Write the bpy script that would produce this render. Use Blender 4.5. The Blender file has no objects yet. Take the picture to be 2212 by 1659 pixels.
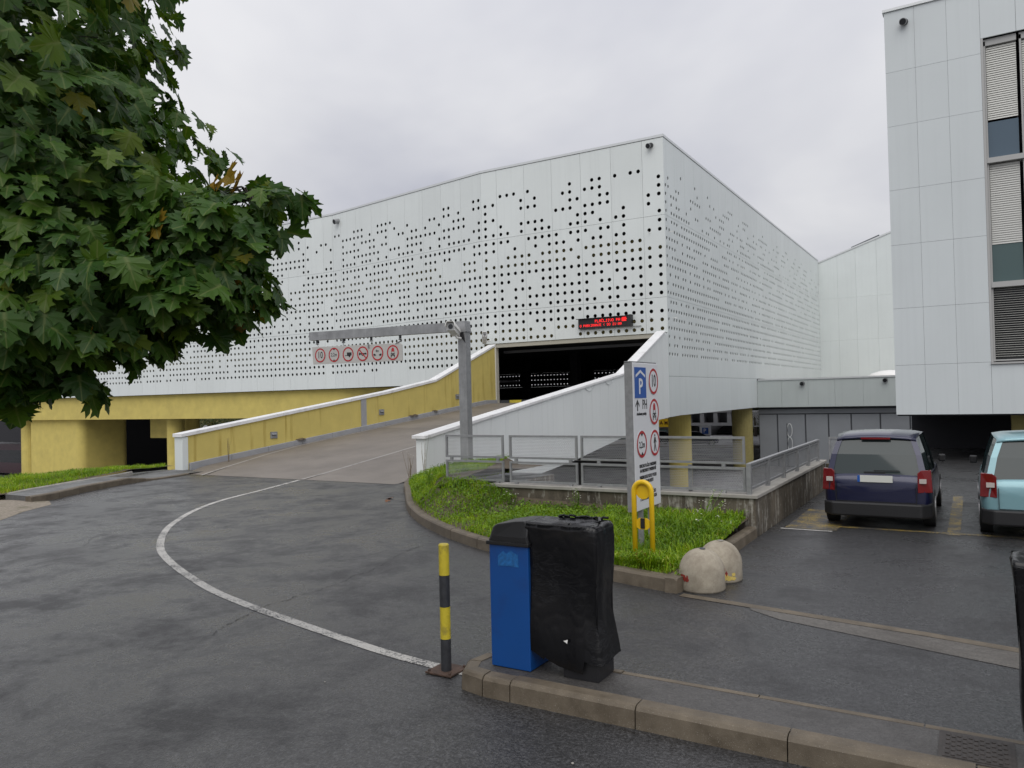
import bpy, bmesh, math, random
import numpy as np
from mathutils import Vector, Matrix, noise as mnoise
rnd = random.Random(7)
R = math.radians
S = bpy.context.scene
COL = S.collection

# ------------------------------------------------------------------ camera, sky, sun, exposure
cam_d = bpy.data.cameras.new("camera")
cam = bpy.data.objects.new("camera", cam_d); COL.objects.link(cam)
cam_d.sensor_width = 36.0
cam_d.lens = 1660.0 / 2212.0 * 36.0
cam_d.clip_start = 0.05; cam_d.clip_end = 3000
cam.matrix_world = (Matrix.Translation((0, 0, 2.3)) @ Matrix.Rotation(R(30.9), 4, 'Z')
                    @ Matrix.Rotation(R(90.92), 4, 'X') @ Matrix.Rotation(-0.0239, 4, 'Z'))
S.camera = cam

SUN_DIR = Vector((0.26, -0.56, 0.78)).normalized()
world = bpy.data.worlds.new("World"); S.world = world; world.use_nodes = True
wn, wl = world.node_tree.nodes, world.node_tree.links
wn.clear()
w_out = wn.new("ShaderNodeOutputWorld"); w_bg = wn.new("ShaderNodeBackground")
w_bg.inputs["Strength"].default_value = 0.1
w_sky = wn.new("ShaderNodeTexSky"); w_sky.sky_type = 'NISHITA'; w_sky.sun_disc = False
w_sky.sun_elevation = math.asin(SUN_DIR.z); w_sky.sun_rotation = math.atan2(SUN_DIR.x, SUN_DIR.y)
w_tc = wn.new("ShaderNodeTexCoord"); w_sep = wn.new("ShaderNodeSeparateXYZ")
wl.new(w_tc.outputs["Generated"], w_sep.inputs[0])
def wmath(op, a, b=None):
    n = wn.new("ShaderNodeMath"); n.operation = op
    for i, v in enumerate((a, b)):
        if v is None: continue
        if isinstance(v, (int, float)): n.inputs[i].default_value = v
        else: wl.new(v, n.inputs[i])
    return n.outputs[0]
zc = wmath('MAXIMUM', w_sep.outputs[2], 0.0)
den = wmath('ADD', zc, 0.22)
comb = wn.new("ShaderNodeCombineXYZ")
wl.new(wmath('DIVIDE', w_sep.outputs[0], den), comb.inputs[0])
wl.new(wmath('DIVIDE', w_sep.outputs[1], den), comb.inputs[1])
w_no = wn.new("ShaderNodeTexNoise"); w_no.inputs["Scale"].default_value = 0.85
w_no.inputs["Detail"].default_value = 5; w_no.inputs["Roughness"].default_value = 0.5
w_no.inputs["Distortion"].default_value = 0.35
wl.new(comb.outputs[0], w_no.inputs["Vector"])
w_ramp = wn.new("ShaderNodeValToRGB")
w_ramp.color_ramp.elements[0].position = 0.34; w_ramp.color_ramp.elements[0].color = (0.470, 0.480, 0.540, 1)
w_ramp.color_ramp.elements[1].position = 0.62; w_ramp.color_ramp.elements[1].color = (0.71, 0.71, 0.73, 1)
wl.new(w_no.outputs[0], w_ramp.inputs[0])
grad = wmath('ADD', wmath('MULTIPLY', zc, 7.6), 9.0)      # overcast: the zenith is brighter than the horizon
w_mul = wn.new("ShaderNodeVectorMath"); w_mul.operation = 'SCALE'
wl.new(w_ramp.outputs[0], w_mul.inputs[0]); wl.new(grad, w_mul.inputs["Scale"])
w_mix = wn.new("ShaderNodeMixRGB"); w_mix.inputs[0].default_value = 0.96
wl.new(w_sky.outputs[0], w_mix.inputs[1]); wl.new(w_mul.outputs[0], w_mix.inputs[2])
wl.new(w_mix.outputs[0], w_bg.inputs["Color"]); wl.new(w_bg.outputs[0], w_out.inputs["Surface"])

sun_d = bpy.data.lights.new("sun", 'SUN'); sun = bpy.data.objects.new("sun", sun_d); COL.objects.link(sun)
sun_d.energy = 1.3; sun_d.angle = R(60); sun_d.color = (1.0, 0.97, 0.93)
sun.rotation_euler = SUN_DIR.to_track_quat('Z', 'Y').to_euler()
vs = S.view_settings
vs.view_transform = 'Standard'; vs.look = 'None'; vs.exposure = 0.0; vs.gamma = 1.0; vs.use_curve_mapping = False

# ------------------------------------------------------------------ mesh helpers
class MB:
    def __init__(s): s.v = []; s.f = []
    def poly(s, pts):
        n = len(s.v); s.v += [tuple(p) for p in pts]; s.f.append(tuple(range(n, n + len(pts)))); return s
    def box(s, x0, x1, y0, y1, z0, z1):
        n = len(s.v)
        s.v += [(x0,y0,z0),(x1,y0,z0),(x1,y1,z0),(x0,y1,z0),(x0,y0,z1),(x1,y0,z1),(x1,y1,z1),(x0,y1,z1)]
        for q in ((0,3,2,1),(4,5,6,7),(0,1,5,4),(1,2,6,5),(2,3,7,6),(3,0,4,7)): s.f.append(tuple(n+i for i in q))
        return s
    def prism(s, pts, d):
        """polygon pts (3D, in a plane) extruded by vector d"""
        n = len(s.v); k = len(pts); d = Vector(d)
        P = [Vector(p) for p in pts]
        s.v += [tuple(p) for p in P] + [tuple(p + d) for p in P]
        nrm = Vector((0,0,0))
        for i in range(k): nrm += P[i].cross(P[(i+1) % k])
        if nrm.dot(d) > 0:
            s.f.append(tuple(n+i for i in reversed(range(k)))); s.f.append(tuple(n+k+i for i in range(k)))
            for i in range(k): j = (i+1) % k; s.f.append((n+i, n+j, n+k+j, n+k+i))
        else:
            s.f.append(tuple(n+i for i in range(k))); s.f.append(tuple(n+k+i for i in reversed(range(k))))
            for i in range(k): j = (i+1) % k; s.f.append((n+j, n+i, n+k+i, n+k+j))
        return s
    def ribbon(s, a, b):
        """quad strip between two 3D polylines"""
        n = len(s.v); k = len(a); s.v += [tuple(p) for p in a] + [tuple(p) for p in b]
        for i in range(k-1): s.f.append((n+i, n+i+1, n+k+i+1, n+k+i))
        return s
    def tube(s, pts, r, n=8, cap=True):
        P = [Vector(p) for p in pts]; rr = r if isinstance(r, (list, tuple)) else [r]*len(P)
        base = len(s.v); prev = None
        for i, p in enumerate(P):
            t = (P[min(i+1, len(P)-1)] - P[max(i-1, 0)]).normalized()
            if prev is None:
                u = t.orthogonal().normalized()
            else:
                u = (prev - t * prev.dot(t)); u = u.normalized() if u.length > 1e-6 else t.orthogonal().normalized()
            prev = u; w = t.cross(u)
            for k in range(n):
                a = 2*math.pi*k/n
                s.v.append(tuple(p + (u*math.cos(a) + w*math.sin(a))*rr[i]))
        for i in range(len(P)-1):
            for k in range(n):
                a = base+i*n+k; b = base+i*n+(k+1) % n
                s.f.append((a, b, b+n, a+n))
        if cap:
            s.f.append(tuple(base+k for k in reversed(range(n))))
            s.f.append(tuple(base+(len(P)-1)*n+k for k in range(n)))
        return s
    def lathe(s, prof, c, n=24):
        base = len(s.v)
        for r, z in prof:
            for k in range(n):
                a = 2*math.pi*k/n; s.v.append((c[0]+r*math.cos(a), c[1]+r*math.sin(a), c[2]+z))
        for i in range(len(prof)-1):
            for k in range(n):
                a = base+i*n+k; b = base+i*n+(k+1) % n
                s.f.append((a, b, b+n, a+n))
        s.f.append(tuple(base+k for k in reversed(range(n))))
        s.f.append(tuple(base+(len(prof)-1)*n+k for k in range(n)))
        return s

def root_loc(o):
    v = Vector((0,0,0))
    while o is not None:
        v += o.location; o = o.parent
    return v
def link(name, me, parent=None):
    o = bpy.data.objects.new(name, me); COL.objects.link(o)
    if parent is not None: o.parent = parent
    return o
def part(name, mb, mat, parent=None, smooth=False, bevel=0, weld=False):
    off = root_loc(parent) if parent is not None else Vector((0,0,0))
    me = bpy.data.meshes.new(name)
    v = np.array(mb.v, dtype=float).reshape(-1, 3) - np.array(off)
    me.from_pydata(v.tolist(), [], mb.f)
    if mat is not None: me.materials.append(mat)
    if smooth: me.polygons.foreach_set("use_smooth", [True]*len(me.polygons))
    me.update()
    o = link(name, me, parent)
    if weld:
        bm = bmesh.new(); bm.from_mesh(me); bmesh.ops.remove_doubles(bm, verts=bm.verts, dist=1e-4); bm.to_mesh(me); bm.free()
    if bevel:
        m = o.modifiers.new("bevel", 'BEVEL'); m.width = bevel; m.segments = 2; m.limit_method = 'ANGLE'; m.angle_limit = R(35)
    return o
def thing(name, label, cat, loc=(0,0,0), group=None):
    o = bpy.data.objects.new(name, None); COL.objects.link(o); o.location = loc
    o.empty_display_size = 0.2
    o["label"] = label; o["category"] = cat
    if group: o["group"] = group
    return o
def tag(o, label, cat, group=None):
    o["label"] = label; o["category"] = cat
    if group: o["group"] = group
    return o
def struct(name, mb, mat, kind="structure", **k):
    o = part(name, mb, mat, None, **k); o["kind"] = kind; return o
def copy_thing(root, loc, label, rotz=0.0):
    r = root.copy(); COL.objects.link(r); r.location = loc; r.rotation_euler = (0, 0, rotz); r["label"] = label
    for ch in list(root.children):
        c = ch.copy(); COL.objects.link(c); c.parent = r
        for g in list(ch.children):
            d = g.copy(); COL.objects.link(d); d.parent = c
    return r

# ------------------------------------------------------------------ materials
def mat_new(name):
    m = bpy.data.materials.new(name); m.use_nodes = True
    nt = m.node_tree; return m, nt, nt.nodes["Principled BSDF"]
def add(nt, t, **k):
    n = nt.nodes.new(t)
    for a, b in k.items(): setattr(n, a, b)
    return n
def tex_noise(nt, scale, detail=4, rough=0.55, vec=None, mapping=None, dist=0.0):
    n = add(nt, "ShaderNodeTexNoise"); n.inputs["Scale"].default_value = scale
    n.inputs["Detail"].default_value = detail; n.inputs["Roughness"].default_value = rough
    n.inputs["Distortion"].default_value = dist
    if vec is None:
        g = add(nt, "ShaderNodeNewGeometry"); vec = g.outputs["Position"]
    if mapping:
        mp = add(nt, "ShaderNodeMapping"); mp.inputs["Scale"].default_value = mapping
        nt.links.new(vec, mp.inputs[0]); vec = mp.outputs[0]
    nt.links.new(vec, n.inputs["Vector"]); return n.outputs[0]
def ramp(nt, fac, stops):
    n = add(nt, "ShaderNodeValToRGB"); e = n.color_ramp.elements
    while len(e) < len(stops): e.new(0.5)
    for i, (p, c) in enumerate(stops):
        e[i].position = p; e[i].color = (*c, 1) if len(c) == 3 else c
    nt.links.new(fac, n.inputs[0]); return n.outputs[0]
def mixc(nt, f, a, b, mode='MIX'):
    n = add(nt, "ShaderNodeMixRGB"); n.blend_type = mode
    for i, v in enumerate((f, a, b)):
        if isinstance(v, (int, float)): n.inputs[i].default_value = v
        elif isinstance(v, tuple): n.inputs[i].default_value = (*v, 1)
        else: nt.links.new(v, n.inputs[i])
    return n.outputs[0]
def g3(v): return (v, v, v)
def bump(nt, p, h, strength, dist=0.02):
    b = add(nt, "ShaderNodeBump"); b.inputs["Strength"].default_value = strength; b.inputs["Distance"].default_value = dist
    nt.links.new(h, b.inputs["Height"]); nt.links.new(b.outputs[0], p.inputs["Normal"])
def simple(name, col, rough=0.5, metal=0.0, var=0.0, scale=6.0, bmp=0.0, bscale=60.0, spec=None, dirt=None, dirt_scale=1.5, streak=False):
    m, nt, p = mat_new(name)
    p.inputs["Roughness"].default_value = rough; p.inputs["Metallic"].default_value = metal
    if spec is not None: p.inputs["Specular IOR Level"].default_value = spec
    c = None
    if var > 0:
        n = tex_noise(nt, scale)
        lo = tuple(max(0, x*(1-var)) for x in col); hi = tuple(min(1, x*(1+var)) for x in col)
        c = ramp(nt, n, [(0.3, lo), (0.7, hi)])
    if dirt:
        n2 = tex_noise(nt, dirt_scale, 6, 0.65, mapping=(6, 6, 0.5) if streak else None)
        f = ramp(nt, n2, [(0.52, g3(0)), (0.78, g3(1))])
        c = mixc(nt, f, c if c is not None else col, dirt)
    if c is not None: nt.links.new(c, p.inputs["Base Color"])
    else: p.inputs["Base Color"].default_value = (*col, 1)
    if bmp > 0: bump(nt, p, tex_noise(nt, bscale, 3), bmp, 0.01)
    return m
def emit(name, col, s):
    m, nt, p = mat_new(name)
    p.inputs["Base Color"].default_value = (0.02, 0.005, 0.005, 1)
    p.inputs["Emission Color"].default_value = (*col, 1); p.inputs["Emission Strength"].default_value = s
    return m

def asphalt_mat(name, base, wet=0.5, tint=(1, 1, 1.03), soft=False):
    """wet asphalt: stone grain, drier worn patches, glossier damp films that follow the same patches"""
    m, nt, p = mat_new(name)
    grain = tex_noise(nt, 46.0, 3, 0.7); coarse = tex_noise(nt, 17.0, 3, 0.7)
    mid = tex_noise(nt, 0.9, 9, 0.74, dist=0.25); big = tex_noise(nt, 0.20, 5, 0.6, dist=0.8)
    spk = tex_noise(nt, 150.0, 1, 0.5)
    b = tuple(base*t for t in tint)
    c = ramp(nt, mixc(nt, 0.35, grain, coarse), [(0.36, tuple(x*(.55 if soft else .12) for x in b)), (0.50, b), (0.64, tuple(x*(1.5 if soft else 2.9) for x in b))])
    c = mixc(nt, ramp(nt, mid, [(0.47, g3(0)), (0.62, g3(0.55))]), c, tuple(x*0.30 for x in b))
    c = mixc(nt, ramp(nt, big, [(0.36, g3(0)), (0.66, g3(0.35))]), c, tuple(x*1.6 for x in b))
    c = mixc(nt, ramp(nt, spk, [(0.70, g3(0)), (0.75, g3(0.3 if soft else 0.8))]), c, (0.36, 0.35, 0.34))
    nt.links.new(c, p.inputs["Base Color"])
    r = mixc(nt, ramp(nt, big, [(0.36, g3(0)), (0.66, g3(1))]), g3(0.58 - 0.20*wet), g3(0.40 - 0.24*wet))
    r = mixc(nt, ramp(nt, mid, [(0.45, g3(0)), (0.62, g3(0.8))]), r, g3(0.66))
    nt.links.new(r, p.inputs["Roughness"])
    p.inputs["Specular IOR Level"].default_value = 0.5 + 0.08*wet
    bump(nt, p, mixc(nt, 0.4, grain, coarse), 0.8, 0.016)
    return m

def facade_mat(name, col, streak=0.10):
    m, nt, p = mat_new(name)
    n = tex_noise(nt, 0.35, 3); st = tex_noise(nt, 1.0, 5, 0.6, mapping=(5, 5, 0.12))
    c = ramp(nt, n, [(0.3, tuple(x*0.97 for x in col)), (0.7, tuple(min(1, x*1.03) for x in col))])
    c = mixc(nt, ramp(nt, st, [(0.5, g3(0)), (0.8, g3(streak))]), c, tuple(x*0.62 for x in col))
    # each panel came back from the paint shop a touch different
    oi = add(nt, "ShaderNodeObjectInfo")
    c = mixc(nt, 1.0, c, ramp(nt, oi.outputs["Random"], [(0, g3(0.965)), (1, g3(1.0))]), 'MULTIPLY')
    nt.links.new(c, p.inputs["Base Color"]); p.inputs["Roughness"].default_value = 0.42
    return m

M = {}
M['asphalt'] = asphalt_mat('wet_asphalt', 0.033, 1.0)
M['island_top'] = asphalt_mat('island_asphalt', 0.060, 0.3, (1.06, 1.0, 0.95), soft=True)
M['path'] = asphalt_mat('path_asphalt', 0.085, 0.2, (1, 1, 1), soft=True)
M['ramp'] = simple('ramp_screed', (0.172, 0.150, 0.130), 0.55, var=0.16, scale=0.7, bmp=0.25, bscale=90, dirt=(0.112, 0.097, 0.084), dirt_scale=0.5)
M['deck'] = simple('deck_concrete', (0.16, 0.15, 0.14), 0.7)
M['gutter'] = asphalt_mat('gutter_concrete', 0.088, 0.2, (1.10, 1.0, 0.88), soft=True)
M['facade'] = facade_mat('white_cladding', (0.72, 0.76, 0.745), 0.16)
M['facade_w'] = facade_mat('white_parapet_cladding', (0.78, 0.81, 0.80), 0.18)
M['facade_shade'] = facade_mat('shaded_link_cladding', (0.50, 0.545, 0.535), 0.14)  # darker copy of the cladding: shade on the recessed band put into the colour
M['facade_o'] = facade_mat('office_cladding', (0.63, 0.672, 0.68), 0.14)
M['facade_r'] = facade_mat('grey_white_cladding', (0.70, 0.745, 0.735), 0.16)
M['coping'] = simple('white_coping', (0.80, 0.80, 0.80), 0.4, var=0.05, scale=2, dirt=(0.55, 0.54, 0.52), dirt_scale=2.2)
M['alu'] = simple('aluminium_trim', (0.66, 0.68, 0.68), 0.35, 0.3)
M['yellow'] = simple('yellow_render', (0.60, 0.49, 0.138), 0.85, var=0.08, scale=1.3, bmp=0.12, bscale=120, dirt=(0.50, 0.405, 0.12), dirt_scale=0.5)
M['yellow_shade'] = simple('shaded_yellow_render', (0.33, 0.28, 0.105), 0.85, var=0.1)  # darker copy of the yellow render: shade put into its colour
M['dark_in'] = simple('dark_interior', (0.022, 0.022, 0.026), 0.9)  # near-black base: darkness of the unlit interiors put into the colour
M['conc'] = simple('concrete', (0.33, 0.315, 0.285), 0.9, var=0.15, scale=3, bmp=0.3, bscale=60)
M['soil'] = simple('soil', (0.10, 0.078, 0.052), 0.95, var=0.35, scale=9, bmp=0.5, bscale=40)
M['dirt'] = simple('gravelly_dirt', (0.25, 0.215, 0.17), 0.95, var=0.35, scale=25, bmp=0.6, bscale=60, dirt=(0.11, 0.10, 0.055), dirt_scale=2.5)
M['galv'] = simple('galvanised_steel', (0.30, 0.305, 0.31), 0.5, 0.4, var=0.14, scale=14)
M['galv_dark'] = simple('weathered_galvanised_steel', (0.30, 0.305, 0.31), 0.5, 0.45, var=0.15, scale=5, dirt=(0.42, 0.43, 0.43), dirt_scale=1.2, streak=True)
M['mesh'] = simple('expanded_metal', (0.30, 0.305, 0.31), 0.5, 0.35, var=0.1)
M['greybase'] = simple('grey_base_band', (0.33, 0.335, 0.35), 0.8, var=0.08, scale=3)
M['ypaint'] = simple('yellow_gloss_paint', (0.78, 0.50, 0.012), 0.32, var=0.05, scale=9)
M['ypaint_old'] = simple('scuffed_yellow_paint', (0.62, 0.50, 0.035), 0.5, var=0.1, scale=20, dirt=(0.20, 0.16, 0.05), dirt_scale=9)
M['kpaint'] = simple('scuffed_charcoal_paint', (0.035, 0.037, 0.042), 0.5, var=0.25, scale=20)
M['rust'] = simple('rusty_steel', (0.075, 0.045, 0.032), 0.8, var=0.4, scale=30, bmp=0.4)
M['black'] = simple('black_plastic', (0.012, 0.012, 0.013), 0.38)
M['blackm'] = simple('black_metal', (0.015, 0.015, 0.017), 0.45)
M['blue'] = simple('blue_sheet_metal', (0.003, 0.066, 0.27), 0.42, var=0.06, scale=2, dirt=(0.008, 0.045, 0.19), dirt_scale=3)
M['blue_worn'] = simple('sun_bleached_sticker', (0.010, 0.115, 0.34), 0.6, var=0.3, scale=40)
M['sgrey'] = simple('sign_board_grey', (0.50, 0.49, 0.465), 0.5, var=0.05, scale=4, dirt=(0.38, 0.37, 0.35), dirt_scale=2)
M['swhite'] = simple('sign_white', (0.70, 0.71, 0.73), 0.4)
M['sred'] = simple('sign_red', (0.42, 0.018, 0.022), 0.45)
M['sblack'] = simple('sign_black', (0.012, 0.012, 0.014), 0.5)
M['sblue'] = simple('sign_blue', (0.012, 0.085, 0.36), 0.4)
M['white'] = simple('white_plastic', (0.85, 0.84, 0.81), 0.4)
M['led'] = emit('red_led', (1.0, 0.018, 0.02), 2.2)
M['glass_dark'] = simple('dark_glass', (0.012, 0.014, 0.016), 0.06)
M['spandrel'] = simple('blue_grey_glass', (0.085, 0.125, 0.165), 0.08)
M['spandrel_g'] = simple('green_grey_glass', (0.072, 0.115, 0.115), 0.08)
M['blind'] = simple('blind_slat', (0.62, 0.62, 0.58), 0.5)
M['blind_d'] = simple('blind_slat_light', (0.56, 0.56, 0.53), 0.5)
M['frame'] = simple('window_frame', (0.42, 0.42, 0.41), 0.5)
M['greywall'] = simple('grey_metal_cladding', (0.26, 0.275, 0.295), 0.55, var=0.05, scale=0.7)
M['gwdark'] = simple('grey_joint', (0.075, 0.08, 0.09), 0.6)

# kerb concrete: damp, brownish, chipped
def kerb_mat():
    m, nt, p = mat_new('kerb_concrete')
    n = tex_noise(nt, 5.0, 6, 0.65); f = tex_noise(nt, 160.0, 2)
    c = ramp(nt, n, [(0.3, (0.088, 0.069, 0.046)), (0.7, (0.178, 0.146, 0.105))])
    c = mixc(nt, ramp(nt, f, [(0.66, g3(0)), (0.72, g3(0.7))]), c, (0.42, 0.39, 0.34))
    oi = add(nt, "ShaderNodeObjectInfo")
    c = mixc(nt, 1.0, c, ramp(nt, oi.outputs["Random"], [(0, g3(0.86)), (1, g3(1.0))]), 'MULTIPLY')
    nt.links.new(c, p.inputs["Base Color"])
    r = ramp(nt, n, [(0.3, g3(0.5)), (0.7, g3(0.75))]); nt.links.new(r, p.inputs["Roughness"])
    bump(nt, p, f, 0.35, 0.006); return m
M['kerb'] = kerb_mat()
# board-marked retaining wall, streaked dark and lime-white
def wall_mat():
    m, nt, p = mat_new('streaked_concrete')
    n = tex_noise(nt, 1.6, 6, 0.65); s = tex_noise(nt, 1.0, 5, 0.65, mapping=(4.5, 4.5, 0.9), dist=0.6); s2 = tex_noise(nt, 1.0, 5, 0.7, mapping=(6.5, 6.5, 0.8), dist=0.5)
    c = ramp(nt, n, [(0.3, (0.075, 0.062, 0.044)), (0.7, (0.165, 0.14, 0.105))])
    mk = ramp(nt, tex_noise(nt, 0.9, 3), [(0.40, g3(0.15)), (0.62, g3(1))]); n3_ = tex_noise(nt, 9.0, 5, 0.7)
    s = mixc(nt, 0.35, s, n3_)
    c = mixc(nt, mixc(nt, 1.0, ramp(nt, s, [(0.43, g3(0)), (0.58, g3(0.9))]), mk, 'MULTIPLY'), c, (0.040, 0.033, 0.024))
    s2 = mixc(nt, 0.3, s2, n3_)
    c = mixc(nt, ramp(nt, s2, [(0.52, g3(0)), (0.62, g3(0.8))]), c, (0.44, 0.42, 0.37))
    nt.links.new(c, p.inputs["Base Color"]); p.inputs["Roughness"].default_value = 0.9
    bump(nt, p, tex_noise(nt, 25, 5), 0.3, 0.02); return m
M['wall'] = wall_mat()
def lowwall_yellow():
    m, nt, p = mat_new('stained_yellow_render')
    base = (0.62, 0.505, 0.15)
    n = tex_noise(nt, 1.4, 5, 0.6); s = tex_noise(nt, 1.0, 5, 0.6, mapping=(1, 3.2, 0.22)); s2 = tex_noise(nt, 1.0, 4, 0.65, mapping=(1, 1.1, 0.5), dist=0.5)
    c = ramp(nt, n, [(0.3, tuple(x*0.93 for x in base)), (0.7, tuple(x*1.05 for x in base))])
    c = mixc(nt, ramp(nt, s, [(0.57, g3(0)), (0.70, g3(0.7))]), c, (0.36, 0.25, 0.045))
    c = mixc(nt, ramp(nt, s2, [(0.66, g3(0)), (0.8, g3(0.5))]), c, (0.60, 0.53, 0.25))
    nt.links.new(c, p.inputs["Base Color"]); p.inputs["Roughness"].default_value = 0.85
    bump(nt, p, tex_noise(nt, 110, 3), 0.15, 0.01); return m
M['yellow_wall'] = lowwall_yellow()
def paint_mat(name, col, wear=0.5):
    """road paint worn through to the asphalt"""
    m, nt, p = mat_new(name)
    n = tex_noise(nt, 38, 5, 0.75); n2 = tex_noise(nt, 3, 4)
    f = ramp(nt, mixc(nt, 0.35, n, n2), [(wear-0.035, g3(0)), (wear+0.035, g3(1))])
    c = mixc(nt, f, col, (0.07, 0.07, 0.072)); nt.links.new(c, p.inputs["Base Color"]); p.inputs["Roughness"].default_value = 0.5
    bump(nt, p, tex_noise(nt, 70.0, 4, 0.7), 0.5, 0.012); return m
M['wline'] = paint_mat('worn_white_paint', (0.50, 0.485, 0.45), 0.535)
M['wline_thin'] = paint_mat('faded_white_paint', (0.34, 0.32, 0.30), 0.58)
M['yline'] = paint_mat('worn_yellow_paint', (0.40, 0.28, 0.05), 0.465)
def dome_mat():
    m, nt, p = mat_new('rough_precast_concrete')
    n = tex_noise(nt, 7, 6, 0.7); f = tex_noise(nt, 55, 3, 0.7)
    c = ramp(nt, n, [(0.3, (0.25, 0.215, 0.165)), (0.7, (0.43, 0.385, 0.305))])
    c = mixc(nt, ramp(nt, f, [(0.26, g3(0.9)), (0.38, g3(0))]), c, (0.13, 0.115, 0.09))
    nt.links.new(c, p.inputs["Base Color"]); p.inputs["Roughness"].default_value = 0.9
    bump(nt, p, f, 0.35, 0.006); return m
M['dome'] = dome_mat()
M['flake_red'] = simple('flaking_red_paint', (0.28, 0.03, 0.02), 0.7, var=0.3, scale=40)
M['flake_yel'] = simple('flaking_yellow_paint', (0.60, 0.46, 0.12), 0.7, var=0.2, scale=40)
def bag_mat():
    m, nt, p = mat_new('black_bin_liner')
    p.inputs["Base Color"].default_value = (0.0045, 0.0045, 0.0055, 1); p.inputs["Roughness"].default_value = 0.24
    p.inputs["Specular IOR Level"].default_value = 0.42
    a = tex_noise(nt, 1.0, 3, 0.5, mapping=(8, 8, 0.7), dist=0.5)
    w = tex_noise(nt, 7.0, 3, 0.55, mapping=(1, 1, 2.6), dist=1.8)
    w = ramp(nt, w, [(0.53, g3(0)), (0.565, g3(1)), (0.61, g3(0.15)), (0.8, g3(0.3))])      # a few sharp creases
    k = ramp(nt, tex_noise(nt, 2.2, 2), [(0.50, g3(0)), (0.66, g3(1))])
    bump(nt, p, mixc(nt, 0.16, a, mixc(nt, k, g3(0.2), w)), 0.30, 0.05); return m
M['bag'] = bag_mat()
def leaf_mat(name, cols, trans=0.35, patchy=False):
    m, nt, p = mat_new(name)
    g = add(nt, "ShaderNodeNewGeometry"); oi = add(nt, "ShaderNodeObjectInfo")
    a = add(nt, "ShaderNodeMath", operation='ADD'); nt.links.new(g.outputs["Random Per Island"], a.inputs[0]); nt.links.new(oi.outputs["Random"], a.inputs[1])
    fr = add(nt, "ShaderNodeMath", operation='FRACT'); nt.links.new(a.outputs[0], fr.inputs[0])
    c = ramp(nt, fr.outputs[0], cols)
    n = tex_noise(nt, 30, 3); c = mixc(nt, ramp(nt, n, [(0.4, g3(0)), (0.75, g3(0.25))]), c, (0.11, 0.13, 0.05))
    at = add(nt, "ShaderNodeAttribute"); at.attribute_name = 'rib'
    c = mixc(nt, ramp(nt, at.outputs['Fac'], [(0.80, g3(0)), (0.97, g3(0.55))]), c, (0.20, 0.24, 0.08))
    if patchy:
        pn = tex_noise(nt, 1.3, 5, 0.65)
        c = mixc(nt, 1.0, c, ramp(nt, pn, [(0.33, (0.42, 0.50, 0.5)), (0.52, (0.95, 0.95, 0.95)), (0.72, (1.25, 1.08, 0.9))]), 'MULTIPLY')
    nt.links.new(c, p.inputs["Base Color"]); p.inputs["Roughness"].default_value = 0.45; p.inputs["Specular IOR Level"].default_value = 0.32
    tr = add(nt, "ShaderNodeBsdfTranslucent"); nt.links.new(mixc(nt, 1.0, c, (1.0, 0.95, 0.30), 'MULTIPLY'), tr.inputs[0])
    mx = add(nt, "ShaderNodeMixShader"); mx.inputs[0].default_value = trans
    out = [n_ for n_ in nt.nodes if n_.type == 'OUTPUT_MATERIAL'][0]
    nt.links.new(p.outputs[0], mx.inputs[1]); nt.links.new(tr.outputs[0], mx.inputs[2]); nt.links.new(mx.outputs[0], out.inputs[0])
    return m
M['leaf'] = leaf_mat('maple_leaf', [(0.0, (0.026, 0.078, 0.012)), (0.50, (0.046, 0.118, 0.014)), (0.90, (0.080, 0.160, 0.015)), (0.985, (0.15, 0.215, 0.016)), (0.997, (0.26, 0.22, 0.018)), (1.0, (0.24, 0.12, 0.02))])
M['leaf_yellow'] = leaf_mat('yellowed_maple_leaf', [(0.0, (0.34, 0.19, 0.015)), (1.0, (0.26, 0.17, 0.02))])
M['grass'] = leaf_mat('grass_blade', [(0.0, (0.16, 0.31, 0.008)), (0.5, (0.26, 0.45, 0.012)), (0.9, (0.38, 0.56, 0.03)), (1.0, (0.50, 0.43, 0.13))], 0.4, True)
M['weed'] = leaf_mat('weed_leaf', [(0.0, (0.11, 0.235, 0.012)), (1.0, (0.23, 0.40, 0.022))], 0.35, True)
M['bark'] = simple('maple_bark', (0.055, 0.045, 0.035), 0.9, var=0.4, scale=12, bmp=0.6, bscale=25)
M['twig'] = simple('maple_twig', (0.035, 0.028, 0.02), 0.8, var=0.3, scale=20)
M['dry'] = simple('dry_stem', (0.20, 0.15, 0.09), 0.9, var=0.3, scale=30)
M['petal'] = simple('white_petal', (0.75, 0.74, 0.62), 0.7)
M['farleaf'] = leaf_mat('far_leaf', [(0.0, (0.025, 0.045, 0.012)), (0.6, (0.06, 0.075, 0.02)), (1.0, (0.15, 0.11, 0.03))], 0.25)

# ------------------------------------------------------------------ ground, road, ramp, paths
LOW = -3.2
TERR = [(-24.6,-60),(60,-60),(60,60),(-2.95,60),(-2.95,12.4),(-9.3,12.4),(-9.3,14.5),(-10.6,18.5),(-10.6,20),(-24.0,20),(-24.0,17.0),(-24.6,17.0)]
LOWL = -5.5                                  # the lower level falls away towards the left
mb = MB(); gx_ = [(-900,LOWL),(-58,LOWL),(-34,LOW),(900,LOW)]
mb.ribbon([(x, 900, z) for x, z in gx_], [(x, -900, z) for x, z in gx_])
struct('ground', mb, asphalt_mat('lower_court_asphalt', 0.19, 0.4))
mb = MB(); n = len(TERR)
mb.poly([(x, y, 0) for x, y in TERR]); struct('road', mb, M['asphalt'])
mb = MB()
for i in range(n):
    a, b = TERR[i], TERR[(i+1) % n]
    mb.poly([(b[0],b[1],-0.004),(a[0],a[1],-0.004),(a[0],a[1],LOW-0.1),(b[0],b[1],LOW-0.1)])
struct('terrace_edge', mb, M['wall'])

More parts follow.
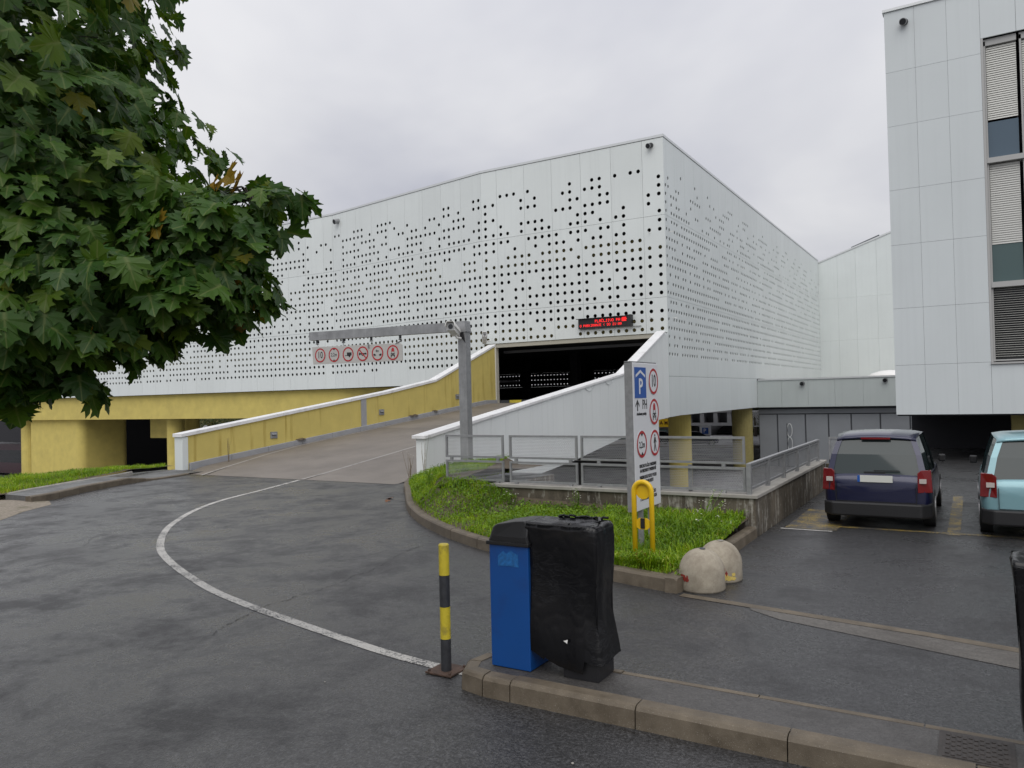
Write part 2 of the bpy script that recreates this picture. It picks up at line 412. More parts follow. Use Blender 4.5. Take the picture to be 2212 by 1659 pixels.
def ramp_z(y): return max(0.0, min(1.92, 0.098*(y-16.35)))
ys = [16.15, 16.35] + [16.35+i*0.98 for i in range(1, 21)] + [38.0]
mb = MB()
W = lambda y: (-22.35 + (-23.3+22.35)*min(1, max(0, (y-16.15)/1.6)))
mb.ribbon([(W(y), y, ramp_z(y)+0.006) for y in ys], [(-13.44 if y < 17.4 else -13.70, y, ramp_z(y)+0.006) for y in ys])
mb.ribbon([(-13.70, y, ramp_z(y)-0.35) for y in ys[2:]], [(-23.3, y, ramp_z(y)-0.35) for y in ys[2:]])
struct('ramp', mb, M['ramp'])
# expansion joint, edge lines and centre line on the ramp
def strip(name, pts, w, mat, dz=0.004, zf=None):
    P = [Vector((x, y, 0)) for x, y in pts]; A = []; B = []
    for i, p in enumerate(P):
        t = (P[min(i+1, len(P)-1)] - P[max(i-1, 0)]).normalized(); nn = Vector((-t.y, t.x, 0))
        ww = w if not isinstance(w, (list, tuple)) else w[i]
        z = (zf(p.y) if zf else 0) + dz
        A.append(p + nn*ww/2 + Vector((0,0,z))); B.append(p - nn*ww/2 + Vector((0,0,z)))
    return struct(name, MB().ribbon(B, A), mat)
def smooth_path(pts, n=8):
    P = [Vector((p[0], p[1], 0)) for p in pts]; out = []
    for i in range(len(P)-1):
        p0, p1, p2, p3 = P[max(i-1,0)], P[i], P[i+1], P[min(i+2, len(P)-1)]
        for k in range(n):
            t = k/n
            q = 0.5*((2*p1) + (p2-p0)*t + (2*p0-5*p1+4*p2-p3)*t*t + (3*p1-p0-3*p2+p3)*t**3)
            out.append((q.x, q.y))
    out.append((P[-1].x, P[-1].y)); return out
cl = smooth_path([(-16.96,16.1),(-16.0,13.8),(-15.35,12.15),(-14.5,10.75),(-13.36,9.42),(-12.56,8.67),(-11.7,8.0),(-10.95,7.5),(-10.1,7.06),(-9.2,6.66),(-8.1,6.23),(-7.06,5.93),(-6.1,5.71),(-5.28,5.53),(-4.53,5.385),(-3.9,5.32),(-3.5,5.30)])
strip('centre_line', cl, 0.118, M['wline'])
strip('ramp_centre_line', [(-16.96-0.07*i, 16.2+i*1.0) for i in range(11)], 0.11, M['wline_thin'], 0.012, ramp_z)
strip('ramp_edge_line', [(-21.3,16.05),(-21.95,17.6),(-22.65,20.0)]+[(-23.0, 22+i*2) for i in range(8)], 0.10, M['wline_thin'], 0.013, ramp_z)
strip('ramp_joint', [(-23.2, 26.6),(-13.75, 26.2)], 0.03, M['gwdark'], 0.014, ramp_z)
# crack across the lane
ck = [(-7.46,9.53),(-7.3,8.8),(-7.02,7.9),(-7.0,7.6),(-6.88,6.9),(-6.92,6.45),(-6.88,5.95),(-6.72,5.4),(-6.55,5.0)]
ckp = smooth_path(ck, 14); ckp = [(x+.05*mnoise.noise(Vector((0, y*3.1, 2)))+rnd.uniform(-.016,.016), y) for x, y in ckp]
strip('road_crack', ckp, [rnd.choice((.002, .006, .010, .016)) for _ in ckp], M['sblack'], 0.005)
ck2 = smooth_path([(-12.2,6.3),(-12.6,7.2),(-13.4,7.9),(-13.6,8.6)], 6); strip('road_crack', [(x+rnd.uniform(-.03,.03), y) for x, y in ck2], 0.007, M['sblack'], 0.005)
# flush kerb and pale gutter strip across the parking entrance
fk = [(-2.90,8.47),(-1.71,8.29),(-0.43,8.09),(0.32,7.93),(3.0,7.45),(8.0,6.6)]
strip('flush_kerb', fk, 0.13, M['kerb'], 0.005)
gp = [(-2.1,8.29),(-1.75,8.22),(-0.43,8.015),(0.32,7.86),(3.0,7.38),(8.0,6.53)]
gq = [(-2.05,8.20),(-1.72,7.98),(-0.45,7.62),(0.28,7.42),(3.0,6.75),(8.0,5.75)]
struct('gutter', MB().ribbon([(x,y,0.004) for x, y in gq], [(x,y,0.004) for x, y in gp]), M['gutter'])
# yellow box marking of the parking bays
mk = MB()
mk.poly([(-2.75,13.35,.005),(-1.95,13.35,.005),(-1.95,15.6,.005),(-2.75,15.6,.005)])
mk.poly([(-0.40,13.6,.005),(-0.22,13.6,.005),(-0.22,18.5,.005),(-0.40,18.5,.005)])
mk.poly([(-1.95,13.70,.005),(-0.40,13.70,.005),(-0.40,13.84,.005),(-1.95,13.84,.005)])
mk.poly([(-0.22,13.70,.005),(3.2,13.70,.005),(3.2,13.84,.005),(-0.22,13.84,.005)])
struct('bay_marking', mk, M['yline'])
struct('bay_line', MB().poly([(-2.8,13.22,.006),(-2.0,13.22,.006),(-2.0,13.30,.006),(-2.8,13.30,.006)]), M['wline'])
# road on the lower level with its white lines, seen below the garage
mk = MB()
for x0, x1, y in [(-34,20,66.5),(-34,20,71.5)]: mk.poly([(x0,y,LOW+.01),(x1,y,LOW+.01),(x1,y+.35,LOW+.01),(x0,y+.35,LOW+.01)])
for i in range(16): mk.poly([(-33+i*2.6,62.2,LOW+.01),(-31.6+i*2.6,62.2,LOW+.01),(-31.6+i*2.6,62.9,LOW+.01),(-33+i*2.6,62.9,LOW+.01)])
struct('lower_road_marking', mk, M['wline'])
struct('lower_pavement', MB().box(-33, 20, 57.6, 60.2, LOW-.1, LOW+0.10), M['conc'])
struct('lower_pavement', MB().box(-33, 20, 74.5, 77.5, LOW-.1, LOW+0.12), M['conc'])

# ---- kerb stones
def kerb_run(root, pts, w, h0, h1, step, mat, z0=-0.1, name='kerb_stone', joint=0.009, lean=0.018, hf=None):
    """individual kerb stones along a polyline; w to the left of the direction of travel"""
    P = [Vector((p[0], p[1], 0)) for p in pts]
    L = [0]
    for i in range(len(P)-1): L.append(L[-1] + (P[i+1]-P[i]).length)
    def at(s):
        s = max(0, min(L[-1], s))
        for i in range(len(P)-1):
            if s <= L[i+1] or i == len(P)-2:
                t = (s-L[i])/max(1e-6, L[i+1]-L[i]); return P[i].lerp(P[i+1], t)
    def nrm(s):
        t = (at(s+0.12) - at(s-0.12)).normalized(); return Vector((-t.y, t.x, 0))
    ns = max(1, round(L[-1]/step)); st = L[-1]/ns
    for k in range(ns):
        s0, s1 = k*st+joint/2, (k+1)*st-joint/2; sub = 1 if st < 0.6 else 3
        if len(P) < 3: sub = 1
        secs = []
        dz = rnd.uniform(-0.004, 0.004); dn = rnd.uniform(-0.004, 0.004)
        for j in range(sub+1):
            s = s0 + (s1-s0)*j/sub; p = at(s); q = nrm(s)
            h = hf(p) if hf else h0 + (h1-h0)*s/L[-1]
            h += dz; r = min(0.03, h*0.4)
            prof = [(0, z0), (lean*0.6, h-r), (lean+r*0.35, h-r*0.3), (lean+r, h), (w, h), (w, z0)]
            secs.append([p + q*(a+dn) + Vector((0,0,b)) for a, b in prof])
        m = MB(); K = len(secs[0])
        for sc in secs: m.v += [tuple(v) for v in sc]
        for j in range(len(secs)-1):
            for i in range(K):
                a = j*K+i; b = j*K+(i+1) % K; m.f.append((a, b, b+K, a+K))
        m.f.append(tuple(reversed(range(K)))); m.f.append(tuple((len(secs)-1)*K+i for i in range(K)))
        part(name, m, mat, root)

# front island with the bins
isl = struct('traffic_island', MB().poly([(-3.40,5.06,.150),(12,5.06,.150),(12,5.52,.150),(-3.40,5.52,.150),(-3.50,5.42,.150),(-3.52,5.28,.150),(-3.48,5.14,.150)]), M['island_top'])
kerb_run(isl, [(-3.05,4.945),(12,4.935)], 0.15, 0.155, 0.155, 1.02, M['kerb'])
arc = [(-3.40+0.27*math.cos(a)*0.85-0.0, 5.27+0.325*math.sin(a)) for a in [R(d) for d in range(95, 266, 10)]]
kerb_run(isl, [(-3.40,5.60)]+arc+[(-3.05,4.945)], 0.14, 0.155, 0.155, 0.24, M['kerb'])
kerb_run(isl, [(12,5.62),(-3.40,5.60)], 0.10, 0.155, 0.155, 1.02, M['kerb'])

# planted island beside the ramp
KI = smooth_path([(-13.45,17.3),(-13.30,16.6),(-12.55,15.45),(-11.41,14.09),(-10.19,12.62),(-8.98,11.41),(-7.76,10.48),(-6.93,9.97),(-6.2,9.60),(-5.0,9.13),(-3.8,8.71),(-2.96,8.50)], 5)
def inset(P, d):
    o = []
    for i in range(len(P)):
        a, b = Vector(P[max(0, i-1)]), Vector(P[min(len(P)-1, i+1)]); t = (b-a).normalized(); o.append((P[i][0]-t.y*d, P[i][1]+t.x*d))
    return o
KIN = inset(KI, 0.12); KIN[-1] = (-3.08, KIN[-1][1])
gi = KIN + [(-3.08,12.33),(-9.3,12.33),(-9.3,14.4),(-10.6,18.4),(-10.6,19.6),(-13.3,19.6)]
def mound(x, y):
    # soil surface of the planted island: banked up against the walls
    d = max(0, min(1, (y-9.0)/3.3)) if x > -9.5 else max(0, min(1, (y-11.5)/3.0))
    lo = 0.16 + 0.13*d
    if x < -7.3: lo += 0.42*max(0, min(1, (-6.9-x)/1.3))*max(0, min(1, (y-10.9)/1.3))*max(0, min(1, (y + 1.25*x + 5.2)/1.2))
    if x < -10.5: lo = min(lo, 0.30)
    if x < -7.2 and y > 11.2: lo = max(lo, 0.16+0.49*max(0, min(1, (-7.2-x)/0.7))*max(0, min(1, (y-11.3)/0.9))*max(0, min(1, (14.0-y)/1.2)))
    k = min((Vector((x, y))-Vector(q)).length for q in KIN); lo = 0.145 + (lo-0.145)*max(0, min(1, k/0.55))
    return lo + 0.015*mnoise.noise(Vector((x*1.3, y*1.3, 0)))
def inside(poly, x, y):
    c = False; n = len(poly); j = n-1
    for i in range(n):
        xi, yi = poly[i]; xj, yj = poly[j]
        if (yi > y) != (yj > y) and x < (xj-xi)*(y-yi)/(yj-yi)+xi: c = not c
        j = i
    return c
def dist_poly(poly, x, y):
    best = 1e9; p = Vector((x, y))
    for i in range(len(poly)):
        a = Vector(poly[i]); b = Vector(poly[(i+1) % len(poly)]); ab = b-a
        t = max(0, min(1, (p-a).dot(ab)/max(ab.length_squared, 1e-9))); best = min(best, (a+ab*t-p).length)
    return best
def soil_sheet(name, poly, zf, mat, st=0.18):
    bm = bmesh.new(); xs = [p[0] for p in poly]; yy = [p[1] for p in poly]
    from mathutils.geometry import delaunay_2d_cdt
    pts = [Vector(p) for p in poly]; edges = [(i, (i+1) % len(poly)) for i in range(len(poly))]
    x = min(xs)
    while x < max(xs):
        y = min(yy)
        while y < max(yy):
            px, py = x+rnd.uniform(-.04,.04), y+rnd.uniform(-.04,.04)
            if inside(poly, px, py) and dist_poly(poly, px, py) > st*0.5: pts.append(Vector((px, py)))
            y += st
        x += st
    v, e, f, *_ = delaunay_2d_cdt(pts, edges, [list(range(len(poly)))], 1, 1e-5)
    m = MB(); m.v = [(p.x, p.y, zf(p.x, p.y)) for p in v]; m.f = [tuple(q) for q in f]
    return struct(name, m, mat, smooth=True)
bed = soil_sheet('planting_bed', gi, mound, M['soil'], 0.3)
kerb_run(bed, KI, 0.15, 0.17, 0.17, 0.95, M['kerb'])
kerb_run(bed, [(-2.95,8.50),(-2.95,12.30)], 0.15, 0.17, 0.17, 0.95, M['kerb'])

# left path, kerb, verge
LK = [(-19.45,9.90),(-19.75,10.66),(-20.5,11.8),(-21.05,12.9),(-21.35,13.66),(-21.55,14.5),(-21.68,15.4),(-21.95,16.1)]
PB = [(-20.74,10.06),(-21.23,10.78),(-21.96,12.3),(-22.6,13.75),(-23.3,15.0),(-23.75,16.0),(-23.9,16.95)]
def path_z(y): return 0.165 if y < 13.6 else max(0.045, 0.165-0.12*(y-13.6)/1.0)
pl = [(x, y) for x, y in LK] + [(-22.6,16.6)] + PB[::-1]
m_ = MB(); m_.poly([(x-0.1 if i < 8 else x, y, path_z(y)) for i, (x, y) in enumerate(pl)])
mb = MB()
yy = [9.95+i*0.304 for i in range(24)]
def xat(line, y):
    for i in range(len(line)-1):
        if line[i][1] <= y <= line[i+1][1]:
            t = (y-line[i][1])/(line[i+1][1]-line[i][1]); return line[i][0]+(line[i+1][0]-line[i][0])*t
    return line[0][0] if y < line[0][1] else line[-1][0]
mb.ribbon([(xat(PB, y), y, path_z(y)-0.004) for y in yy], [(xat(LK, y)-0.10, y, path_z(y)-0.004) for y in yy])
mb.poly([(-20.74,9.95,-.05),(-19.55,9.95,-.05),(-19.55,9.95,.16),(-20.74,9.95,.16)])
path = struct('footpath', mb, M['path'])
kerb_run(path, LK, 0.16, 0.17, 0.17, 0.98, M['kerb'], hf=lambda p: path_z(p.y)+0.01)
kerb_run(path, PB[:5], 0.07, 0.185, 0.185, 1.0, M['conc'], name='edging_stone')
vg = [(-24.55,17.0)]+[(x-0.05, y) for x, y in PB[::-1]]+[(-20.9,9.75),(-22.0,8.6),(-24.55,6.0)]
def verge_z(x, y): return 0.16 + 0.10*max(0, min(1, (-x-21.6)/1.8)) * max(0, min(1, (16.3-y)/1.5)) + 0.03*mnoise.noise(Vector((x*1.7, y*1.7, 3)))
struct_v = soil_sheet('verge', vg, verge_z, M['soil'], 0.4)
dv = [(-17.2,8.15),(-18.1,9.05),(-18.75,10.0),(-19.5,10.35),(-20.72,10.2),(-21.5,9.9),(-24.5,7.0),(-24.5,-30),(-3.0,-30),(-4.5,-3.0),(-7.0,0.6),(-11.5,4.2)]
def dirt_z(x, y): return 0.03 + 0.05*max(0, min(1, (dist_poly(dv, x, y))/1.2)) + 0.02*mnoise.noise(Vector((x*2, y*2, 0)))
soil_sheet('bare_verge', dv, lambda x, y: dirt_z(x, y) if dist_poly(dv, x, y) > 0.02 else 0.004, M['dirt'], 0.7)

# ------------------------------------------------------------------ parking garage
XR, YF = -13.36, 38.10                      # right face plane, near-left face plane
ZR, J1, J2, J3 = 15.62, 11.52, 7.25, 3.15   # roof edge and cladding joints
PW = 0.445
K0 = Vector((-24.65, YF, 0)); A2 = Vector((-math.cos(R(9.7)), math.sin(R(9.7)), 0)); L2 = 14.45
K1 = K0 + A2*L2
YF3 = K1.y
garage = thing('parking_garage', 'white multi-storey car park clad in perforated panels with a dark ramp entrance', 'parking garage', (-30, 45, 0))
HOLE_R = 0.105
def perf_panel(P0, a, nrm, s0, s1, zt, zb, nc, nr, holes, mat, name='cladding_panel', HOLE_R=HOLE_R):
    g = 0.007; m = MB(); a = Vector(a); nrm = Vector(nrm)
    ss = np.linspace(s0+g, s1-g, nc+1); zz = np.linspace(zt-g, zb+g, nr+1)
    def pt(s, z, d=0.0): return (P0[0]+a.x*s+nrm.x*d, P0[1]+a.y*s+nrm.y*d, z)
    idx = {}
    for i in range(nc+1):
        for j in range(nr+1): idx[(i,j)] = len(m.v); m.v.append(pt(ss[i], zz[j]))
    for i in range(nc):
        for j in range(nr):
            c4 = [idx[(i,j)], idx[(i+1,j)], idx[(i+1,j+1)], idx[(i,j+1)]]
            if (i, j) not in holes: m.f.append(tuple(c4)); continue
            cx, cz = (ss[i]+ss[i+1])/2, (zz[j]+zz[j+1])/2; b = len(m.v)
            for k in range(12):
                an = R(135 - 30*k); m.v.append(pt(cx+HOLE_R*math.cos(an), cz+HOLE_R*math.sin(an)))
            for k in range(12):
                an = R(135 - 30*k); m.v.append(pt(cx+HOLE_R*math.cos(an), cz+HOLE_R*math.sin(an), -0.035))
            for q in range(4):
                arc = [b+(3*q+t) % 12 for t in range(4)]
                m.f.append((c4[q], c4[(q+1) % 4], *reversed(arc)))
            for k in range(12): m.f.append((b+k, b+(k+1) % 12, b+12+(k+1) % 12, b+12+k))
    # folded cassette edges
    b = len(m.v)
    m.v += [pt(ss[0], zz[0]), pt(ss[-1], zz[0]), pt(ss[-1], zz[-1]), pt(ss[0], zz[-1]),
            pt(ss[0], zz[0], -.05), pt(ss[-1], zz[0], -.05), pt(ss[-1], zz[-1], -.05), pt(ss[0], zz[-1], -.05)]
    for k in range(4): j = (k+1) % 4; m.f.append((b+k, b+j, b+4+j, b+4+k))
    return part(name, m, mat, garage)

# hole pattern: rows of each column counted from the roof (0..8 top panel, 9..17 middle, 18.. lower)
def rows(s):
    o = set()
    for t in s.split(','):
        if '-' in t: a, b = t.split('-'); o |= set(range(int(a), int(b)+1))
        elif t: o.add(int(t))
    return o
F1 = [rows(s) for s in ["4-17,18-21","4,6,8-10,12-21","3,7-9,12-21","3,8,9,11-14,17-21","3,10-13,15-21","4,5,7,8,11-14,15,17-21",
 "3,5,7,9,11-13,15-18,20,21","4,5,7-10,12,13,16-19,21","7-9,11-16,18-21","8-19,21","6,9-20","4,6,10-20","3-6,8,9,11,13,15-20","5,7-10,12-18,21",
 "4,6-9,11,13-21","3,4,6,7,10-14,17-21","3-6,8-16,18-21","5,6,9,11-13,15-21","3,8,10-14,16-21","7-16,18-21","3,11-14,16-21","3,11-21","6,7,10,12-14,16-21","4-6,8-10,12-17,19-21"]]
F2 = [rows(s) for s in ["3,9-16,18-24","3,11-14,16-24","4-24","4,6,8-10,12-24","4,6,8,9,11-24","3-10,11-24",
 "3,4,6,7,9-23","3-5,7-9,11,13-24","5,7-10,12,14-23","4-8,10-12,14-24","5-7,9-16,18-24","3,4,7-16,18-23","3,4,6,9-11,13,15-23","3-6,8-13,14-23",
 "3,7,9,11-13,15-23","4,7,9,10,12,13,16-23","5,7-9,11-23","5,8-23","4,6-14,15-24","5-11,15,17-24","5-7,11-24","6-9,11,12,14,15,17-24",
 "5,6,9-24","4,6,8-21,23,24","4,6,9-11,13,15-24","5,7-9,12-16,18-24","3,4,6,7,9,10,13-24","3,4,6-10,13-24","5,6,8,9,13,14,16-24","4-6,8,9,13,15-24",
 "5,6,8,9,11-13,15-24","8,11-14,16-24","3,4,7,9-24","3,4,6-10,13-24"]]
def face(P0, a, nrm, edges, cols, row_ranges, pat, mat):
    c = 0
    for i in range(len(edges)-1):
        for (r0, r1, zt, zb) in row_ranges:
            hs = {(k, r-r0) for k in range(cols[i]) for r in pat[c+k] if r0 <= r <= r1}
            perf_panel(P0, a, nrm, edges[i], edges[i+1], zt, zb, cols[i], r1-r0+1, hs, mat)
        c += cols[i]
RR_F1 = [(0,8,ZR-.08,J1),(9,17,J1,J2),(18,21,J2,5.40)]
RR = [(0,8,ZR-.08,J1),(9,17,J1,J2),(18,26,J2,J3)]
# near face: run from the corner leftwards, written left to right
e1 = [0.0, 1.09, 2.95, 4.73, 6.53, 8.33, 10.12, 11.29]
face(K0, (1,0,0), (0,-1,0), e1, [2,4,4,4,4,4,2], RR_F1, F1, M['facade'])
e2 = [0.0, 0.93] + [0.93 + (L2-0.93)*i/8 for i in range(1, 9)]
face(K1, tuple(-A2), (-math.sin(R(9.7)), -math.cos(R(9.7)), 0), e2, [2]+[4]*8, RR, F2, M['facade'])
def runs_pattern(ncol, seed, last=24, top=3, gain=0.0):
    q = random.Random(seed); pat = [set() for _ in range(ncol)]
    for r in range(27):
        if r < top or r > last: continue
        d = 0.12 if r == top else 0.33 if r < 6 else 0.5 if r < 9 else 0.68 if r < 13 else 0.80 if r < 17 else 0.92
        d = min(0.96, d+gain)
        c = 0
        while c < ncol:
            on = max(1, int(q.expovariate(1/(1+5.0*d*d)))); off = max(1, int(round(on*(1-d)/d*q.uniform(0.5, 1.5))))
            if q.random() < d:
                for k in range(c, min(ncol, c+on)): pat[k].add(r)
                c += on
                if d < 0.9 or q.random() < 0.55: c += min(off, 5) if d < .9 else 1
            else: c += 1
    return pat
n3 = 25; e3 = [0.0] + [i*1.80 for i in range(1, n3)] + [n3*1.80 - 0.86]
X3 = K1.x - e3[-1]
face(Vector((X3, YF3, 0)), (1,0,0), (0,-1,0), e3, [4]*(n3-1)+[2], RR, runs_pattern(4*(n3-1)+2, 5, gain=.06), M['facade'])
nR = 28; YB = 84.8; pR = (YB-YF)/nR
patR = runs_pattern(4*nR, 11, gain=.06)
RRr = [(0,8,ZR-.08,J1),(9,17,J1,J2),(18,26,J2,J3)]
face(Vector((XR, YF, 0)), (0,1,0), (1,0,0), [i*pR for i in range(nR+1)], [4]*nR, RRr, patR, M['facade_r'])
# skirt below the joint on the right face
ye = [YF+i*pR for i in range(11)] + [56.89]
for i in range(11):
    part('skirt_panel', MB().prism([(XR,ye[i]+.003,J3-.008),(XR,ye[i+1]-.003,J3-.008),(XR,ye[i+1]-.003,1.08),(XR,ye[i]+.003,1.08 if i else 1.04)], (-0.05,0,0)), M['facade_r'], garage)
# roof edge trims
def trim(pts, h0, h1, d, mat, name='roof_edge'):
    m = MB()
    for i in range(len(pts)-1):
        a, b = Vector(pts[i]), Vector(pts[i+1]); t = (b-a).normalized(); nn = Vector((t.y, -t.x, 0))
        m.prism([tuple(a+nn*0.03+Vector((0,0,h0))), tuple(b+nn*0.03+Vector((0,0,h0))), tuple(b-nn*d+Vector((0,0,h0))), tuple(a-nn*d+Vector((0,0,h0)))], (0,0,h1-h0))
    part(name, m, mat, garage)
trim([(X3,YF3,0),(K1.x,K1.y,0),(K0.x,K0.y,0),(XR-.5,YF,0)], ZR-0.06, ZR+0.07, 0.5, M['alu'])
trim([(XR,YF-.03,0),(XR,YB,0)], ZR-0.062, ZR+0.072, 0.5, M['alu'])
# slabs, beams, columns and the far walls of the garage
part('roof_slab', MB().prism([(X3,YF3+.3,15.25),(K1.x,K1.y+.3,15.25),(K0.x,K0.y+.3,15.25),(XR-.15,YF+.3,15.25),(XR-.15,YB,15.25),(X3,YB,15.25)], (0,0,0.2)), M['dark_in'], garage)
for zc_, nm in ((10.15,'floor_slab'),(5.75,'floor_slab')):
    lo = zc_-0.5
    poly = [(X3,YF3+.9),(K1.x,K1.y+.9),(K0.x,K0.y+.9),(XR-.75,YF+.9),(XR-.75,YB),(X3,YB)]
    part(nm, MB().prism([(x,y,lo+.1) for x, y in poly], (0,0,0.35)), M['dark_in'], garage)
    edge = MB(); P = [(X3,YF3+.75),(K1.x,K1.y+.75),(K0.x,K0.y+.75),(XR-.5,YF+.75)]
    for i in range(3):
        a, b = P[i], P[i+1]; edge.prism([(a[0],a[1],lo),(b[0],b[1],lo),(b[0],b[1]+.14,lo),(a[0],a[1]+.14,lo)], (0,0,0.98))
    part('slab_edge_beam', edge, M['yellow_shade'], garage)
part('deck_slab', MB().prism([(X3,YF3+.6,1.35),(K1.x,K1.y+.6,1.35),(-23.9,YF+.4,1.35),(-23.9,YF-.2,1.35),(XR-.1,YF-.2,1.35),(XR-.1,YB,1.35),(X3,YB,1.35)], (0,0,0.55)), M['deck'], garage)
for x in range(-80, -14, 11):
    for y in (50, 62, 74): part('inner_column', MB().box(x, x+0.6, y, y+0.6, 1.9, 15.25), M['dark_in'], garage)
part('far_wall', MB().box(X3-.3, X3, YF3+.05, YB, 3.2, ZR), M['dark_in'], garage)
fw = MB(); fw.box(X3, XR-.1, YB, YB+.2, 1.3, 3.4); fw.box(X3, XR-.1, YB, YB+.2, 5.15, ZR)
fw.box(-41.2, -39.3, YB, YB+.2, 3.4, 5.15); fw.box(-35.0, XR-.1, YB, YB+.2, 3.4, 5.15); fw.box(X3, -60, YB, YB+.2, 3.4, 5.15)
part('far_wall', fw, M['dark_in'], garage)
def strip_panel(x0, x1):
    nc = max(1, int((x1-x0)/0.45)); perf_panel((x0, YB+.05, 0), (1,0,0), (0,-1,0), 0, x1-x0, 5.15, 3.4, nc, 3, {(c, r) for c in range(nc) for r in range(3) if not (c == nc-2 and r == 0)}, M['dark_in'], 'far_perforated_panel', 0.062)
strip_panel(-60, -41.2); strip_panel(-39.3, -35.0)
# entrance frame
part('entrance_lintel', MB().box(-23.86, XR-.34, YF+.05, YF+.35, 5.17, 5.38), simple('cream_metal', (0.42,0.40,0.33), 0.5), garage)
part('entrance_post', MB().box(-24.09, -23.87, YF+.02, YF+.32, 1.9, 5.385), simple('cream_metal', (0.62,0.59,0.50), 0.5), garage)
part('door_track', MB().box(-23.8, -13.8, YF+.8, YF+.95, 4.85, 5.0), M['blackm'], garage)
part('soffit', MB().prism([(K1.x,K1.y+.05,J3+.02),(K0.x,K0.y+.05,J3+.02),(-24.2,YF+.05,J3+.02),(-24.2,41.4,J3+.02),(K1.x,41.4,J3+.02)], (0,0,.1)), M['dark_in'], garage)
# yellow edge beam and supports on the left
part('edge_beam', MB().box(-112, -29.0, YF3+.42, YF3+1.0, 1.08, 3.13), M['yellow'], garage)
part('deck_underside', MB().box(-50, -14, YF3+1.0, YB, 1.12, 1.33), M['conc'], garage)
part('deck_underside', MB().box(-112, -50.01, YF3+1.0, YB, 1.12, 1.33), M['dark_in'], garage)  # left half of the same underside, its shade painted in as near-black
part('shade_backdrop', MB().box(-260, -86.3, 60, 60.3, LOWL, 1.11), M['dark_in'], garage)  # added dark sheet standing in for the deep shade below the deck
def rbox(x0, x1, y0, y1, z0, z1, r, n=6):
    """box with rounded vertical corners"""
    p = []
    for cx, cy, a0 in ((x1-r,y1-r,0),(x0+r,y1-r,90),(x0+r,y0+r,180),(x1-r,y0+r,270)):
        for k in range(n+1): a = R(a0+90*k/n); p.append((cx+r*math.cos(a), cy+r*math.sin(a), z0))
    return MB().prism(p, (0,0,z1-z0))
part('stair_core', rbox(-81.8, -72.6, YF3+.9, 46.4, LOWL-.1, 1.079, 0.7), M['yellow'], garage)
def column(x, y, r, zt, mat, sm=True): return part('column', MB().lathe([(r, 0), (r, zt-LOWL+.1)], (x, y, LOWL-.1), 24), mat, garage, smooth=False)
column(-83.6, 42.6, 0.85, 1.07, M['yellow']); column(-59.9, 42.6, 0.72, 1.07, M['yellow']); column(-60.6, 44.7, 0.7, 1.07, M['yellow'])
part('downstand_beam', MB().box(-65.6, -61.6, 44.0, 44.6, -0.75, 1.11), M['yellow'], garage)
column(-14.87, 44.0, 0.66, 1.34, M['yellow']); column(-14.35, 56.3, 0.72, 1.34, M['yellow_shade']); column(-18.2, 46.0, 0.45, 1.34, M['yellow_shade'])
column(-30, 60, 0.6, 1.12, M['yellow_shade']); column(-45, 60, 0.6, 1.12, M['yellow_shade'])
# low link beam on the right and the sloped hall behind it
link_b = thing('link_building', 'low grey-white cladding band over dark grey panels between the two buildings', 'building', (-9, 57, 0))
bx = [XR+.004, -11.67, -9.87, -8.13, -6.33, -4.21, -2.4]
for i in range(6): part('cladding_panel', MB().box(bx[i]+.004, bx[i+1]-.004, 56.9, 56.96, 1.07, 3.0), M['facade_shade'], link_b)
part('parapet_trim', MB().box(XR+.06, -2.4, 56.84, 57.3, 3.0, 3.11), M['alu'], link_b)
part('roof', MB().box(XR+.06, 8, 56.97, YB, 2.8, 2.98), M['conc'], link_b)
gx = [XR-.1, -12.14, -10.22, -8.69, -7.22, -5.4, -3.6, -1.8, 0]
for i in range(8): part('wall_panel', MB().box(gx[i]+.05, gx[i+1]-.05, 57.5, 57.56, LOW, 0.52), M['greywall'], link_b)
part('wall_backing', MB().box(XR-.1, 8, 57.57, 57.8, LOW, 1.06), M['gwdark'], link_b)
part('wall_header', MB().box(XR-.1, 8, 57.46, 57.565, 0.60, 0.90), M['greywall'], link_b)
part('skylight_dome', MB().lathe([(1.5,0),(1.45,.12),(1.15,.32),(.6,.48),(.05,.53)], (-5.0, 60.5, 3.0), 20), M['white'], link_b, smooth=True)
hall = thing('hall', 'tall grey-white hall with a rising roof behind the low band', 'building', (-6, 88, 0))
hx = [XR, -11.54, -9.81, -7.87, -6.1, -4.3, -2.5, -0.7, 1.1]; hz = [3.2, 7.22, 11.54]
def roofz(x): return 15.3 + 0.34*(x-XR)
for i in range(8):
    for j in range(2): part('cladding_panel', MB().box(hx[i]+.004, hx[i+1]-.004, YB-.06, YB, hz[j]+.004, hz[j+1]-.004), M['facade_r'], hall)
    part('cladding_panel', MB().prism([(hx[i]+.004,YB-.06,hz[2]+.004),(hx[i+1]-.004,YB-.06,hz[2]+.004),(hx[i+1]-.004,YB-.06,roofz(hx[i+1])),(hx[i]+.004,YB-.06,roofz(hx[i]))], (0,.06,0)), M['facade_r'], hall)
part('wall', MB().prism([(XR,YB+.01,LOW),(8,YB+.01,LOW),(8,YB+.01,roofz(8)),(XR,YB+.01,roofz(XR))], (0,12,0)), M['gwdark'], hall)
part('roof_edge', MB().prism([(XR,YB-.12,roofz(XR)+.01),(8,YB-.12,roofz(8)+.01),(8,YB-.12,roofz(8)+.18),(XR,YB-.12,roofz(XR)+.18)], (0,.5,0)), M['alu'], hall)
part('roof_vent', MB().prism([(-10.2,YB+.4,roofz(-10.2)+.2),(-7.6,YB+.4,roofz(-7.6)+.2),(-7.6,YB+.4,roofz(-7.6)+.42),(-10.2,YB+.4,roofz(-10.2)+.36)], (0,.6,0)), M['gwdark'], hall)

